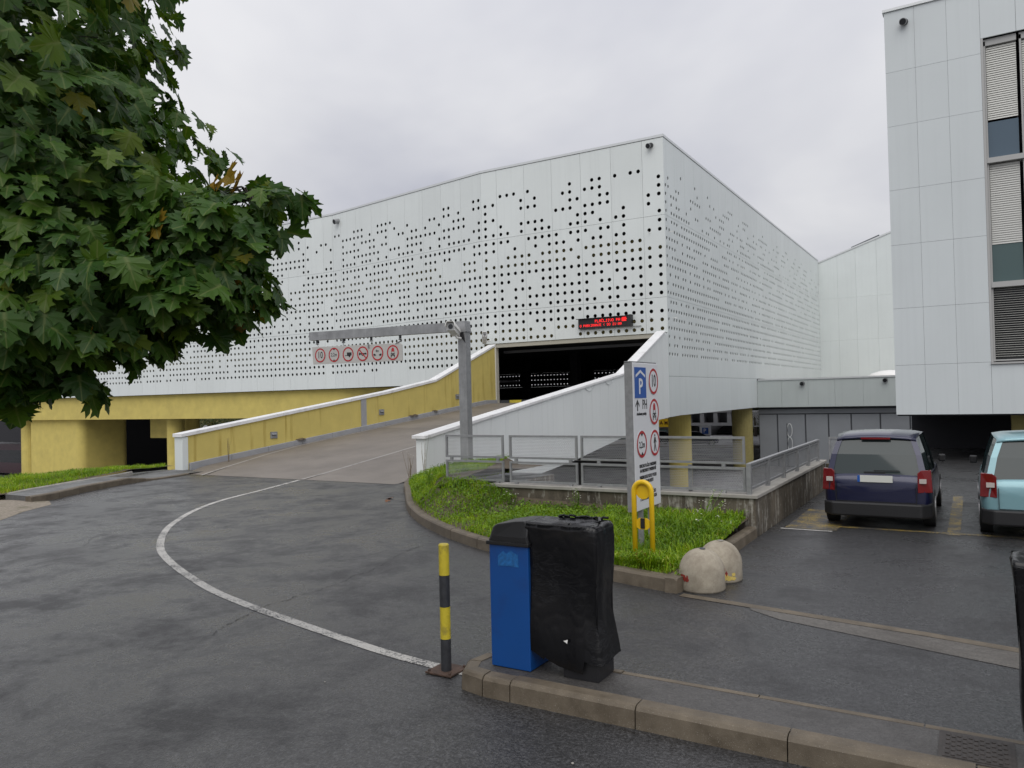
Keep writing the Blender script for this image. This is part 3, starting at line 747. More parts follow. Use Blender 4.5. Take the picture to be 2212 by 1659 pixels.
# ------------------------------------------------------------------ ramp walls
def interp(P, y):
    if y <= P[0][0]: return P[0][1]
    for i in range(len(P)-1):
        if y <= P[i+1][0]: return P[i][1]+(P[i+1][1]-P[i][1])*(y-P[i][0])/(P[i+1][0]-P[i][0])
    return P[-1][1]
RT = [(17.45,1.15),(32.2,3.14),(37.6,5.36)]; RB = [(17.45,-0.9),(23,-0.6),(26.9,-0.256),(31.77,0.36),(35.56,0.926),(38.1,1.04)]
rw = thing('ramp_wall', 'white panelled parapet wall on the open side of the ramp, kinked steeply up to the building corner', 'wall', (XR, 27, 0))
se = [17.45, 18.35, 19.25, 20.12] + [20.98+0.852*i for i in range(14)] + [32.9, 33.8, 34.7, 35.56, 36.4, 37.2, 38.07]
for i in range(len(se)-1):
    a, b = se[i]+.004, se[i+1]-.004
    pts = [(XR, a, interp(RB, a)), (XR, b, interp(RB, b)), (XR, b, interp(RT, b)), (XR, a, interp(RT, a))]
    if a < 32.2 < b: pts.insert(3, (XR, 32.2, interp(RT, 32.2)))
    part('wall_panel', MB().prism(pts, (-0.03,0,0)), M['facade_w'], rw)
core = [(XR-.035, y, interp(RT, y)-.01) for y in (17.5, 32.2, 37.6, 38.0)] + [(XR-.035, y, interp(RB, y)+.012) for y in (38.0, 35.56, 31.77, 26.9, 23, 17.5)]
part('wall_core', MB().prism(core, (-0.33,0,0)), M['facade_w'], rw)
def coping(P, x0, x1, th, root, mat, cuts):
    ysz = [P[0][0]-.05] + cuts + [P[-1][0]+.02]
    for i in range(len(ysz)-1):
        a, b = ysz[i]+.004, ysz[i+1]-.004
        mid = [y for y, _ in P if a < y < b]
        q = [a]+mid+[b]
        pts = [(x0, y, interp(P, y)) for y in q] + [(x0, y, interp(P, y)+th) for y in q[::-1]]
        # build as extruded profile across the wall
        part('coping', MB().prism(pts, (x1-x0, 0, 0)), mat, root, bevel=0.012)
coping(RT, XR-.45, XR+.05, 0.10, rw, M['coping'], [22.0, 26.6, 31.0])
def wall_cable(y0, y1):
    z = lambda t: interp(RT, y0+(y1-y0)*t)-0.02-0.16*math.sin(math.pi*t)
    part('cable', MB().tube([(XR+.02, y0+(y1-y0)*t/8, z(t/8)) for t in range(9)], 0.012, 5), M['alu'], rw)
wall_cable(28.0, 28.9); wall_cable(30.0, 30.8)

LT = [(16.78,1.17),(27.75,2.57),(31.4,3.13),(37.1,5.16)]
lw = thing('ramp_wall', 'yellow rendered wall with white coping along the closed side of the ramp', 'wall', (-23.5, 27, 0))
XL = -23.3
body = [(XL, y, interp(LT, y)) for y in (17.02, 27.75, 31.4, 37.1)] + [(XL, 37.1, 1.2), (XL, 26, -0.4), (XL, 17.02, -0.6)]
part('rendered_wall', MB().prism(body, (-0.36,0,0)), M['yellow_wall'], lw)
coping(LT, XL-.42, XL+.06, 0.125, lw, M['coping'], [21.3, 25.2, 29.1, 31.4, 34.2])
part('end_post', MB().box(XL-.40, XL+.03, 16.80, 17.015, -0.2, 1.165), M['facade'], lw)
part('pilaster', MB().prism([(XL+.03,25.82,ramp_z(25.8)+.2),(XL+.03,26.16,ramp_z(26.1)+.2),(XL+.03,26.16,interp(LT,26.16)-.004),(XL+.03,25.82,interp(LT,25.82)-.004)], (-.025,0,0)), M['greybase'], lw)
y = 17.05
while y < 36.9:
    b = min(y+1.72, 37.1); a = y
    part('base_block', MB().prism([(XL+.11,a+.006,ramp_z(a)-.15),(XL+.11,b-.006,ramp_z(b)-.15),(XL+.11,b-.006,ramp_z(b)+.20),(XL+.11,a+.006,ramp_z(a)+.20)], (-.108,0,0)), M['greybase'], lw, bevel=0.012)
    y = b
for yy_, zz_ in ((20.83,1.02),(27.19,1.72),(33.28,2.35)):
    f = part('recessed_light', MB().box(XL+.0, XL+.035, yy_-.17, yy_+.17, zz_-.13, zz_+.13), M['galv_dark'], lw, bevel=0.008)
    part('light_slot', MB().box(XL+.03, XL+.042, yy_-.11, yy_+.11, zz_-.02, zz_+.055), M['gwdark'], f)
    part('hood', MB().prism([(XL+.036,yy_-.12,zz_+.058),(XL+.036,yy_+.12,zz_+.058),(XL+.07,yy_+.10,zz_+.01),(XL+.07,yy_-.10,zz_+.01)], (0,0,.012)), M['galv'], f)
# moss pads and soot where water runs out at the foot of the wall
for yy_, zz_ in ((22.25,1.0),(22.1,.98),(29.6,1.8),(29.3,1.78),(31.2,1.95)):
    part('moss_pad', MB().lathe([(.17,0),(.14,.03),(.07,.05),(.02,.06)], (XL+.06, yy_, ramp_z(yy_)+.19), 9), M['soil'], lw)
# speed hump end piece in the entrance
hump = thing('kerb_ramp', 'black and yellow rubber wheel stop lying just inside the garage entrance', 'wheel stop', (-23.9, 39.6, 1.9))
for i in range(3):
    xa = -24.7+i*0.83; part('segment', MB().prism([(xa+.01,39.5,1.905),(xa+.01,39.68,1.905),(xa+.01,39.64,2.08),(xa+.01,39.54,2.08)], (.81,0,0)), M['ypaint_old'] if i == 1 else M['kpaint'], hump, bevel=0.01)
hump.location = (-23.9, 39.6, 1.9)

# ------------------------------------------------------------------ retaining wall and mesh railings
ret = thing('retaining_wall', 'low streaked concrete retaining wall under the mesh railing', 'wall', (-2.97, 12.3, 0))
RW = 0.66
part('front_wall', MB().box(-8.4, -3.001, 12.32, 12.56, LOW, RW-.062), M['wall'], ret)
part('side_wall', MB().box(-3.20, -2.97, 12.321, 19.0, LOW, RW-.062), M['wall'], ret)
part('wall_cap', MB().box(-7.9, -2.93, 12.28, 12.60, RW-.06, RW), M['conc'], ret, bevel=0.01)
part('wall_cap', MB().box(-3.24, -2.932, 12.604, 19.02, RW-.061, RW-.001), M['conc'], ret, bevel=0.01)
part('far_wall', MB().box(-2.969, -2.0, 19.05, 19.25, 0.0, RW-.1), M['wall'], ret)
def hexmesh(w, h, cw=0.040, ch=0.026, t=0.0027, d=0.006, twist=1):
    """expanded metal: a net of hexagonal openings, w x h, in the xz plane"""
    m = MB(); nx = int(w/cw); nz = int(h/ch); cw = w/nx; ch = h/nz
    def seg(x0, z0, x1, z1):
        if x1 > w+1e-6: return
        dx, dz = x1-x0, z1-z0; l = math.hypot(dx, dz); px, pz = -dz/l*t, dx/l*t
        n = len(m.v); m.v += [(x0-px,-d/2,z0-pz),(x1-px,-d/2,z1-pz),(x1+px,d/2,z1+pz),(x0+px,d/2,z0+pz)]; m.f.append((n,n+1,n+2,n+3))
    for j in range(nz):
        for i in range(nx):
            x = i*cw + (cw/2 if j % 2 else 0); z = j*ch
            seg(x, z+ch*.33, x, z+ch); seg(x, z+ch, x+cw/2, z+ch*1.33) if z+ch*1.33 <= h else None
            seg(x+cw/2, z+ch*1.33, x+cw, z+ch) if z+ch*1.33 <= h else None
    return m
mesh_cache = {}
def frame_panel(root, x0, x1, z0, z1, yv, axis='x', tube=0.038, name='mesh_panel'):
    """one railing panel: four frame bars and its expanded-metal sheet; axis x or y"""
    w, h = x1-x0, z1-z0
    def bx(a0, a1, c0, c1):
        return MB().box(a0, a1, yv-tube/2, yv+tube/2, c0, c1) if axis == 'x' else MB().box(yv-tube/2, yv+tube/2, a0, a1, c0, c1)
    part('frame_bar', bx(x0, x1, z1-tube, z1), M['galv'], root); part('frame_bar', bx(x0, x1, z0, z0+tube), M['galv'], root)
    part('frame_bar', bx(x0, x0+tube, z0+tube, z1-tube), M['galv'], root); part('frame_bar', bx(x1-tube, x1, z0+tube, z1-tube), M['galv'], root)
    key = (round(w, 2), round(h, 2), axis)
    if key not in mesh_cache:
        m = hexmesh(w-.06, h-.06)
        if axis == 'y': m.v = [(y_, x_, z_) for x_, y_, z_ in m.v]
        me = bpy.data.meshes.new('expanded_metal'); me.from_pydata(m.v, [], m.f); me.materials.append(M['mesh']); mesh_cache[key] = me
    o = link('expanded_metal', mesh_cache[key], root)
    o.location = (Vector((x0+.03, yv, z0+.03)) if axis == 'x' else Vector((yv, x0+.03, z0+.03))) - root_loc(root)
rail = thing('mesh_railing', 'two-tier galvanised railing with expanded-metal panels behind the lawn', 'railing', (-6, 12.42, RW))
yr = 12.40
for (a, b) in ((-8.98,-7.64),(-7.51,-6.09),(-6.02,-3.13)):
    frame_panel(rail, a, b, 1.13, 1.57, yr); frame_panel(rail, a, b, 0.69, 1.08, yr)
    for k in (0.12, 0.5, 0.88) if b-a > 2 else (0.1, 0.9):
        xx = a+(b-a)*k; part('spacer', MB().box(xx-.03, xx+.03, yr-.02, yr+.02, 1.082, 1.128), M['galv'], rail)
        part('foot', MB().box(xx-.03, xx+.03, yr-.03, yr+.03, RW, 0.69), M['galv_dark'], rail)
for xx in (-5.05, -4.05): part('back_stay', MB().box(xx-.03, xx+.03, yr+.03, yr+.07, RW, 1.10), M['galv'], rail)
rail2 = thing('mesh_railing', 'single-tier galvanised railing running back beside the parking bays', 'railing', (-3.07, 15.5, RW))
py = [12.35, 13.62, 14.90, 16.18, 17.42, 18.6]
for i in range(5):
    part('post', MB().box(-3.10, -3.03, py[i]-.035, py[i]+.035, RW, 1.115), M['galv'], rail2)
    frame_panel(rail2, py[i]+.05, py[i+1]-.05, 0.72, 1.095, -3.065, 'y')
part('post', MB().box(-3.10, -3.03, 18.565, 18.635, RW, 1.115), M['galv'], rail2)
part('top_rail', MB().box(-3.10, -3.03, 12.31, 18.64, 1.116, 1.15), M['galv'], rail2)
rail3 = thing('mesh_railing', 'short galvanised mesh panel half behind the navy car at the wall end', 'railing', (-2.4, 19.1, RW))
frame_panel(rail3, -2.9, -1.7, 0.66, 1.18, 19.12)

# ------------------------------------------------------------------ text and flat sign helpers
DG = None
def text_mesh(body, size, sx=1.0, depth=0.0012, off=0.018):
    cu = bpy.data.curves.new('lettering', 'FONT'); cu.body = body; cu.size = size; cu.extrude = depth; cu.offset = size*off; cu.align_x = 'CENTER'; cu.align_y = 'CENTER'; cu.resolution_u = 2
    ob = bpy.data.objects.new('lettering', cu); COL.objects.link(ob)
    bpy.context.view_layer.update()
    me = bpy.data.meshes.new_from_object(ob.evaluated_get(bpy.context.evaluated_depsgraph_get()))
    bpy.data.objects.remove(ob); bpy.data.curves.remove(cu)
    v = np.empty(len(me.vertices)*3); me.vertices.foreach_get('co', v); v = v.reshape(-1, 3)
    v[:, 0] *= sx
    fs = [tuple(p.vertices) for p in me.polygons]; bpy.data.meshes.remove(me)
    return v, fs
class Plane:
    """a flat sign face: o = top left corner, s = across, t = down, n = outwards"""
    def __init__(s, o, sv, tv, nv): s.o, s.s, s.t, s.n = Vector(o), Vector(sv), Vector(tv), Vector(nv)
    def p(s, a, b, d=0.0): return s.o + s.s*a + s.t*b + s.n*d
    def poly(s, mb, pts, d0, d1): mb.prism([tuple(s.p(a, b, d0)) for a, b in pts], s.n*(d1-d0)); return mb
    def disc(s, mb, a, b, r, d0, d1, n=28, ry=None): return s.poly(mb, [(a+r*math.cos(2*math.pi*k/n), b+(ry or r)*math.sin(2*math.pi*k/n)) for k in range(n)], d0, d1)
    def ring(s, mb, a, b, r0, r1, d, n=32):
        A = [s.p(a+r1*math.cos(2*math.pi*k/n), b+r1*math.sin(2*math.pi*k/n), d) for k in range(n+1)]
        B = [s.p(a+r0*math.cos(2*math.pi*k/n), b+r0*math.sin(2*math.pi*k/n), d) for k in range(n+1)]
        mb.ribbon(A, B); return mb
    def rect(s, mb, a0, b0, a1, b1, d0, d1): return s.poly(mb, [(a0,b0),(a1,b0),(a1,b1),(a0,b1)], d0, d1)
    def text(s, body, a, b, size, sx, d, mat, root, name='lettering', off=0.018):
        v, f = text_mesh(body, size, sx, off=off); m = MB()
        m.v = [tuple(s.p(a+x, b-y, d+z)) for x, y, z in v]; m.f = f
        return part(name, m, mat, root)
def car_front(pl, mb, mr, a, b, k, d):
    """pictogram: car seen from the front with a red load on its roof"""
    P = lambda q: [(a+x*k, b+y*k) for x, y in q]
    pl.poly(mr, P([(-.26,-.18),(-.22,-.55),(-.10,-.72),(.10,-.72),(.22,-.55),(.26,-.18)]), d, d+.002)
    pl.poly(mb, P([(-.30,.06),(-.24,-.15),(-.20,-.15),(-.25,.06)]), d, d+.002); pl.poly(mb, P([(.25,.06),(.20,-.15),(.24,-.15),(.30,.06)]), d, d+.002)
    pl.poly(mb, P([(-.36,.10),(-.28,.04),(.28,.04),(.36,.10),(.36,.40),(-.36,.40)]), d, d+.002)
    pl.rect(mb, a-.34*k, b+.40*k, a-.22*k, b+.62*k, d, d+.002); pl.rect(mb, a+.22*k, b+.40*k, a+.34*k, b+.62*k, d, d+.002)
    w = MB()
    pl.disc(w, a-.26*k, b+.20*k, .065*k, d+.002, d+.003, 12); pl.disc(w, a+.26*k, b+.20*k, .065*k, d+.002, d+.003, 12)
    pl.rect(w, a-.16*k, b+.28*k, a+.16*k, b+.32*k, d+.002, d+.003)
    return w
def round_sign(pl, a, b, r, root, d=0.003, wmat=None):
    o = part('round_sign', pl.disc(MB(), a, b, r, d, d+.003, 36), wmat or M['swhite'], root)
    part('red_ring', pl.ring(MB(), a, b, r*0.80, r*0.995, d+.0045), M['sred'], o)
    return o

# ------------------------------------------------------------------ height gantry with hanging prohibition board
gan = thing('gantry', 'grey steel gantry arm on a square post reaching out over the ramp', 'gantry', (-11.6, 17.0, 0))
gx0, gx1, gy0, gy1 = -11.80, -11.55, 16.94, 17.18
part('post', MB().box(gx0, gx1, gy0, gy1, 0.12, 4.07), M['galv_dark'], gan, bevel=0.01)
part('arm', MB().prism([(-17.33,gy0+.01,4.15),(-11.82,gy0+.01,4.08),(-11.82,gy0+.01,4.33),(-17.33,gy0+.01,4.40)], (0,.2,0)), M['galv_dark'], gan)
part('arm_head', MB().prism([(-11.815,gy0-.005,4.075),(-11.53,gy0-.005,4.075),(-11.56,gy0-.005,4.345),(-11.815,gy0-.005,4.345)], (0,.25,0)), M['galv_dark'], gan)
part('cap_plate', MB().box(-11.83, -11.52, gy0-.02, gy1+.02, 4.055, 4.073), M['galv'], gan)
part('bracket', MB().prism([(-11.55,gy0-.02,3.76),(-11.62,gy0-.02,4.05),(-11.80,gy0-.02,4.05)], (0,.02,0)), M['blackm'], gan)
for q in ((-12.02,gy0+.1,-1),(-11.33,gy0+.1,1)):
    part('gusset', MB().prism([(gx0 if q[2] < 0 else gx1, gy0+.1, 0.48),(q[0], gy0+.1, 0.13),(gx0 if q[2] < 0 else gx1, gy0+.1, 0.13)], (0,.03,0)), M['galv_dark'], gan)
part('gusset', MB().prism([(gx0+.1,gy0,0.48),(gx0+.1,gy0-.22,0.13),(gx0+.1,gy0,0.13)], (.03,0,0)), M['galv_dark'], gan)
part('base_plate', MB().box(-12.06, -11.29, gy0-.24, gy1+.2, 0.06, 0.118), M['galv_dark'], gan)
for xx, dz in ((-17.05,0),(-15.98,0),(-14.90,0),(-13.83,0)):
    zb = 4.15-(xx+17.33)*0.0127
    part('hanger', MB().box(xx-.035, xx+.035, gy0+.06, gy0+.09, zb-.10, zb+.0), M['blackm'], gan)
    part('hanger_eye', MB().lathe([(.05,0),(.05,.02)], (xx, gy0+.075, zb-.13), 10), M['blackm'], gan)
# camera on the post
def cctv(loc, s, yaw, pitch, label, arm):
    t = thing('security_camera', label, 'camera', loc, 'security cameras')
    rot = Matrix.Rotation(yaw, 4, 'Z') @ Matrix.Rotation(pitch, 4, 'X')
    def tr(m):
        m.v = [tuple(Vector(loc) + (rot @ Vector(v))*s) for v in m.v]; return m
    part('housing', tr(MB().prism([(-.055,-.20,-.05),(.055,-.20,-.05),(.062,-.20,.02),(.045,-.20,.062),(-.045,-.20,.062),(-.062,-.20,.02)], (0,.40,0))), M['white'], t, bevel=0.006)
    part('sunshield', tr(MB().prism([(-.072,-.25,.0),(-.066,-.25,.04),(-.047,-.25,.075),(.047,-.25,.075),(.066,-.25,.04),(.072,-.25,.0),(.066,-.25,.0),(.06,-.25,.036),(.043,-.25,.068),(-.043,-.25,.068),(-.06,-.25,.036),(-.066,-.25,.0)], (0,.46,0))), M['white'], t)
    f = part('front_plate', tr(MB().prism([(-.05,-.205,-.045),(.05,-.205,-.045),(.056,-.205,.02),(.04,-.205,.055),(-.04,-.205,.055),(-.056,-.205,.02)], (0,.004,0))), M['galv'], t)
    part('lens', tr(MB().tube([(0,-.212,.004),(0,-.19,.004)], .034, 16)), M['glass_dark'], f)
    a = [Vector(p) for p in arm]
    part('arm', MB().tube([tuple(Vector(loc)+p) for p in a], .018*s, 8), M['white'], t)
    return t
cctv((-11.66, 16.55, 4.08), 1.85, R(24), R(-8), 'large white security camera mounted at the top of the gantry post', [(0,.05,-.06),(0.02,.12,-.2),(0,.32,-.2)])
cctv((-24.2, 37.45, 5.68), 2.1, R(35), R(-28), 'small white security camera on the facade over the top of the yellow ramp wall', [(0,.03,-.09),(0.14,.1,-.16),(.22,.34,-.10)])

# hanging board
hb = thing('sign_board', 'long grey board with six round prohibition signs hanging crooked below the gantry arm', 'sign', (-15.5, 17.0, 3.6))
tl = R(1.1)
hs = Vector((math.cos(tl), 0, -math.sin(tl))); ht = Vector((-math.sin(tl), 0, -math.cos(tl)))
HP = Plane((-17.25, gy0+.045, 3.945), hs, ht, (0,-1,0))
part('board', HP.poly(MB(), [(0,0),(3.44,0),(3.50,.05),(3.52,.50),(0.05,.53)], -.03, 0.0), M['sgrey'], hb, bevel=0.004)
cxs = [0.35+0.565*i for i in range(6)]
for i, a in enumerate(cxs):
    b = 0.26; r = 0.217; o = round_sign(HP, a, b, r, hb, 0.002, M['sgrey']); k = 0.006; blk = MB()
    if i == 0: HP.text('10', a, b, 0.29, 0.76, k, M['sblack'], o, off=0.008)
    if i == 1:
        HP.text('2,2m', a, b, 0.15, 0.85, k, M['sblack'], o, off=0.008)
        HP.poly(blk, [(a-.05,b-.175),(a+.05,b-.175),(a,b-.135)], k, k+.002); HP.poly(blk, [(a-.05,b+.175),(a,b+.135),(a+.05,b+.175)], k, k+.002); part('pictogram', blk, M['sblack'], o)
    if i == 2:
        HP.rect(blk, a-.045, b-.055, a+.135, b+.035, k, k+.002); HP.rect(blk, a-.13, b+.03, a+.10, b+.045, k+.002, k+.004); HP.disc(blk, a+.055, b+.055, .032, k+.002, k+.004, 14); part('pictogram', blk, M['sblack'], o)
    if i == 3:
        HP.poly(blk, [(a-.14,b-.045),(a-.09,b-.02),(a+.10,b-.02),(a+.10,b+.02),(a-.09,b+.02),(a-.14,b+.055)], k, k+.002); HP.disc(blk, a+.12, b, .03, k+.002, k+.004, 12)
        HP.ring(blk, a-.0, b+.02, .025, .042, k+.003, 16); part('pictogram', blk, M['sblack'], o)
        part('red_bar', HP.poly(MB(), [(a-.15,b-.115),(a-.125,b-.14),(a+.15,b+.115),(a+.125,b+.14)], k+.004, k+.006), M['sred'], o)
    if i == 4:
        HP.text('4m', a-.01, b-.065, 0.11, 0.85, k, M['sblack'], o)
        for sg in (-1, 1): HP.poly(blk, [(a+sg*.05,b+.055),(a+sg*.07,b+.035),(a+sg*.09,b+.03),(a+sg*.10,b+.015),(a+sg*.15,b+.015),(a+sg*.15,b+.065),(a+sg*.05,b+.065)], k, k+.002)
        HP.disc(blk, a-.10, b+.068, .017, k+.002, k+.003, 10); HP.disc(blk, a+.10, b+.068, .017, k+.002, k+.003, 10); part('pictogram', blk, M['sblack'], o)
    if i == 5:
        red = MB(); w = car_front(HP, blk, red, a, b+.01, 0.21, k); part('pictogram', blk, M['sblack'], o); part('red_load', red, M['sred'], o); part('headlight', w, M['sgrey'], o)
part('chain', MB().tube([(-17.05,gy0+.075,4.02),(-17.0,gy0+.06,3.96),(-16.97,gy0+.055,3.92)], .009, 5), M['galv'], hb)
part('chain', MB().tube([(-15.98,gy0+.075,3.99),(-15.985,gy0+.06,3.93),(-15.985,gy0+.055,3.89)], .012, 5), M['galv'], hb)
part('chain', MB().tube([(-13.83,gy0+.075,3.96),(-13.86,gy0+.06,3.90),(-13.88,gy0+.055,3.86)], .009, 5), M['galv'], hb)
part('bent_bracket', MB().prism([(-13.98,gy0+.03,3.86),(-13.78,gy0+.03,3.93),(-13.77,gy0+.03,3.955),(-13.96,gy0+.03,3.89)], (0,.06,0)), M['galv_dark'], hb)
part('bolt_tab', MB().box(-14.98, -14.95, gy0+.0, gy0+.043, 3.80, 3.91), M['galv_dark'], hb)

# ------------------------------------------------------------------ LED board
led = thing('led_board', 'black LED message board with glowing red letters on the facade above the entrance', 'sign', (-16.9, 37.9, 6.1))
part('case', MB().box(-18.36, -15.45, 37.88, 38.06, 5.88, 6.43), M['black'], led)
part('visor', MB().box(-18.42, -15.43, 37.72, 37.88, 6.40, 6.425), M['blackm'], led)
part('end_cap', MB().box(-15.448, -15.25, 37.76, 38.07, 5.86, 6.46), M['blackm'], led)
part('mounting_rail', MB().box(-18.4, -14.8, 38.03, 38.075, 5.83, 5.86), M['galv'], led)
LP = Plane((-18.36, 37.88, 6.43), (1,0,0), (0,0,-1), (0,-1,0))
font5 = {'A':'01110 10001 10001 11111 10001 10001 10001','B':'11110 10001 10001 11110 10001 10001 11110','C':'01110 10001 10000 10000 10000 10001 01110','D':'11110 10001 10001 10001 10001 10001 11110','E':'11111 10000 10000 11110 10000 10000 11111','I':'01110 00100 00100 00100 00100 00100 01110','J':'00111 00010 00010 00010 00010 10010 01100','K':'10001 10010 10100 11000 10100 10010 10001','L':'10000 10000 10000 10000 10000 10000 11111','N':'10001 11001 10101 10101 10011 10001 10001','O':'01110 10001 10001 10001 10001 10001 01110','P':'11110 10001 10001 11110 10000 10000 10000','R':'11110 10001 10001 11110 10100 10010 10001','V':'10001 10001 10001 10001 10001 01010 00100','0':'01110 10001 10011 10101 11001 10001 01110','1':'00100 01100 00100 00100 00100 00100 01110','2':'01110 10001 00001 00110 01000 10000 11111',':':'00000 00100 00100 00000 00100 00100 00000','(':'00010 00100 01000 01000 01000 00100 00010','~':'01010 00100 01110 10000 10000 10001 01110',' ':'00000 00000 00000 00000 00000 00000 00000'}
def led_text(s, a0, b0, px):
    m = MB()
    for i, ch in enumerate(s):
        if ch == 'Č': LP.rect(m, a0+(i*6+1.4)*px, b0-1.6*px, a0+(i*6+3.4)*px, b0-.8*px, .004, .007); ch = 'C'
        for r, row in enumerate(font5[ch].split()):
            for c, on in enumerate(row):
                if on == '1': LP.rect(m, a0+(i*6+c)*px, b0+r*px*1.05, a0+(i*6+c+.92)*px, b0+(r+.86)*px*1.05, .004, .007)
    part('lettering', m, M['led'], led)
led_text('PLAČLJIVO PA', 1.0, 0.11, 0.0205)
led_text('O PARKIRANJE ( DO 21:00', 0.10, 0.335, 0.0178)
mm = MB()
for k in range(5): LP.rect(mm, 2.56-.03*(k % 2), 0.08+k*.045, 2.80+.02*(k % 3), 0.10+k*.045, .004, .007)
part('symbol', mm, M['led'], led)

# ------------------------------------------------------------------ information board on the lawn
ib = thing('information_board', 'tall white parking board with blue P, four round signs and small print', 'sign', (-3.92, 10.1, 0.2))
IX = -3.89; IY0, IY1 = 9.645, 10.60
IP = Plane((IX, IY0, 2.715), (0,1,0), (0,0,-1), (1,0,0))
part('board', MB().box(IX-.10, IX, IY0, IY1, 0.715, 2.715), M['swhite'], ib, bevel=0.008)
part('edge_frame', MB().box(IX-.115, IX-.005, IY0-.012, IY0-.001, 0.712, 2.725), M['galv'], ib)
part('top_cap', MB().box(IX-.115, IX-.02, IY0-.012, IY1, 2.716, 2.735), M['galv_dark'], ib)
for yv in (9.93, 10.30): part('post', MB().box(IX-.08, IX-.02, yv-.03, yv+.03, 0.05, 0.714), M['galv'], ib)
w_, h_ = IY1-IY0, 2.0
bp = part('parking_symbol', IP.rect(MB(), .06*w_, .06, .50*w_, .48, .001, .004), M['sblue'], ib)
IP.text('P', .285*w_, .33, 0.30, 1.0, .005, M['swhite'], bp)
part('roof_symbol', IP.poly(MB(), [(.10*w_,.165),(.28*w_,.095),(.46*w_,.165),(.46*w_,.20),(.28*w_,.13),(.10*w_,.20)], .0045, .006), M['swhite'], bp)
o = round_sign(IP, .795*w_, .25, .185, ib); IP.text('10', .795*w_, .25, .25, .75, .008, M['sblack'], o, off=0.006)
o = round_sign(IP, .795*w_, .68, .185, ib); bk, rd = MB(), MB(); w3 = car_front(IP, bk, rd, .795*w_, .69, .18, .008); part('pictogram', bk, M['sblack'], o); part('red_load', rd, M['sred'], o); part('headlight', w3, M['swhite'], o)
o = round_sign(IP, .27*w_, 1.11, .185, ib); IP.text('2,2m', .27*w_, 1.12, .125, .85, .008, M['sblack'], o, off=0.008)
bk = MB(); a = .27*w_; IP.poly(bk, [(a-.045,.963),(a+.045,.963),(a,1.005)], .008, .01); IP.poly(bk, [(a-.045,1.257),(a,1.215),(a+.045,1.257)], .008, .01); part('pictogram', bk, M['sblack'], o)
o = round_sign(IP, .79*w_, 1.12, .185, ib); bk = MB(); a, b = .79*w_, 1.12
IP.disc(bk, a-.005, b-.105, .017, .008, .01, 12)
IP.poly(bk, [(a-.02,b-.08),(a+.018,b-.08),(a+.03,b-.04),(a+.055,b-.01),(a+.047,b),(a+.016,b-.03),(a+.014,b+.02),(a+.05,b+.115),(a+.032,b+.118),(a-.002,b+.035),(a-.035,b+.118),(a-.053,b+.113),(a-.018,b+.01),(a-.02,b-.035),(a-.042,b+.005),(a-.053,b)], .008, .01); part('pictogram', bk, M['sblack'], o)
bk = MB(); IP.rect(bk, .135*w_, .545, .165*w_, .655, .001, .003); IP.poly(bk, [(.15*w_,.50),(.225*w_,.575),(.225*w_,.60),(.15*w_,.535),(.075*w_,.60),(.075*w_,.575)], .001, .003); part('arrow', bk, M['sblack'], ib)
IP.text('PH', .43*w_, .575, .19, .78, .002, M['sblack'], ib, off=0.004)
IP.text('Avtobusna postaja', .30*w_, .695, .062, .78, .002, M['sblack'], ib)
for tx, b in (('OBVEZNO PLAČILO PARKIRNINE',1.41),('NA PARKOMATU V PARKIRNI HIŠI',1.475),('PARKIRNI LISTEK PUSTITE V VOZILU',1.565),('NA VIDNEM MESTU',1.63),('DO 15 MINUT BREZPLAČNO',1.79),('Z OZNAČENIM ČASA PRIHODA',1.855)):
    IP.text(tx, .5*w_, b, .066, .60 if len(tx) > 26 else .66, .002, M['sblack'], ib)

# ------------------------------------------------------------------ yellow hoop barrier
hoop = thing('hoop_barrier', 'bright yellow tubular hoop barrier standing in the grass in front of the information board', 'barrier', (-3.54, 9.0, 0.18))
xa, xb, zt = -3.655, -3.425, 1.085
pp = [(xa,9.0,.16),(xa,9.0,zt)] + [((xa+xb)/2-(xb-xa)/2*math.cos(R(d)), 9.0, zt+(xb-xa)/2*math.sin(R(d))) for d in range(15, 180, 15)] + [(xb,9.0,zt),(xb,9.0,.16)]
part('hoop', MB().tube(pp, .032, 12), M['ypaint'], hoop, smooth=True)
part('disc_plate', MB().tube([((xa+xb)/2,9.012,zt-.005),((xa+xb)/2,9.024,zt-.005)], .094, 24), M['ypaint'], hoop)
cp = part('lock_plate', Plane((-3.65, 8.995, .755), (1,0,0), (0,0,-1), (0,-1,0)).poly(MB(), [(.02,.03),(.06,.0),(.16,.0),(.20,.03),(.20,.11),(.16,.14),(.06,.14),(.02,.11)], -.006, .006), M['ypaint'], hoop)
part('lock', MB().box(-3.565, -3.515, 8.965, 8.99, .63, .755), M['blackm'], cp)
part('foot_bar', MB().box(xa-.02, xb+.02, 8.97, 9.03, .20, .24), M['ypaint'], hoop)

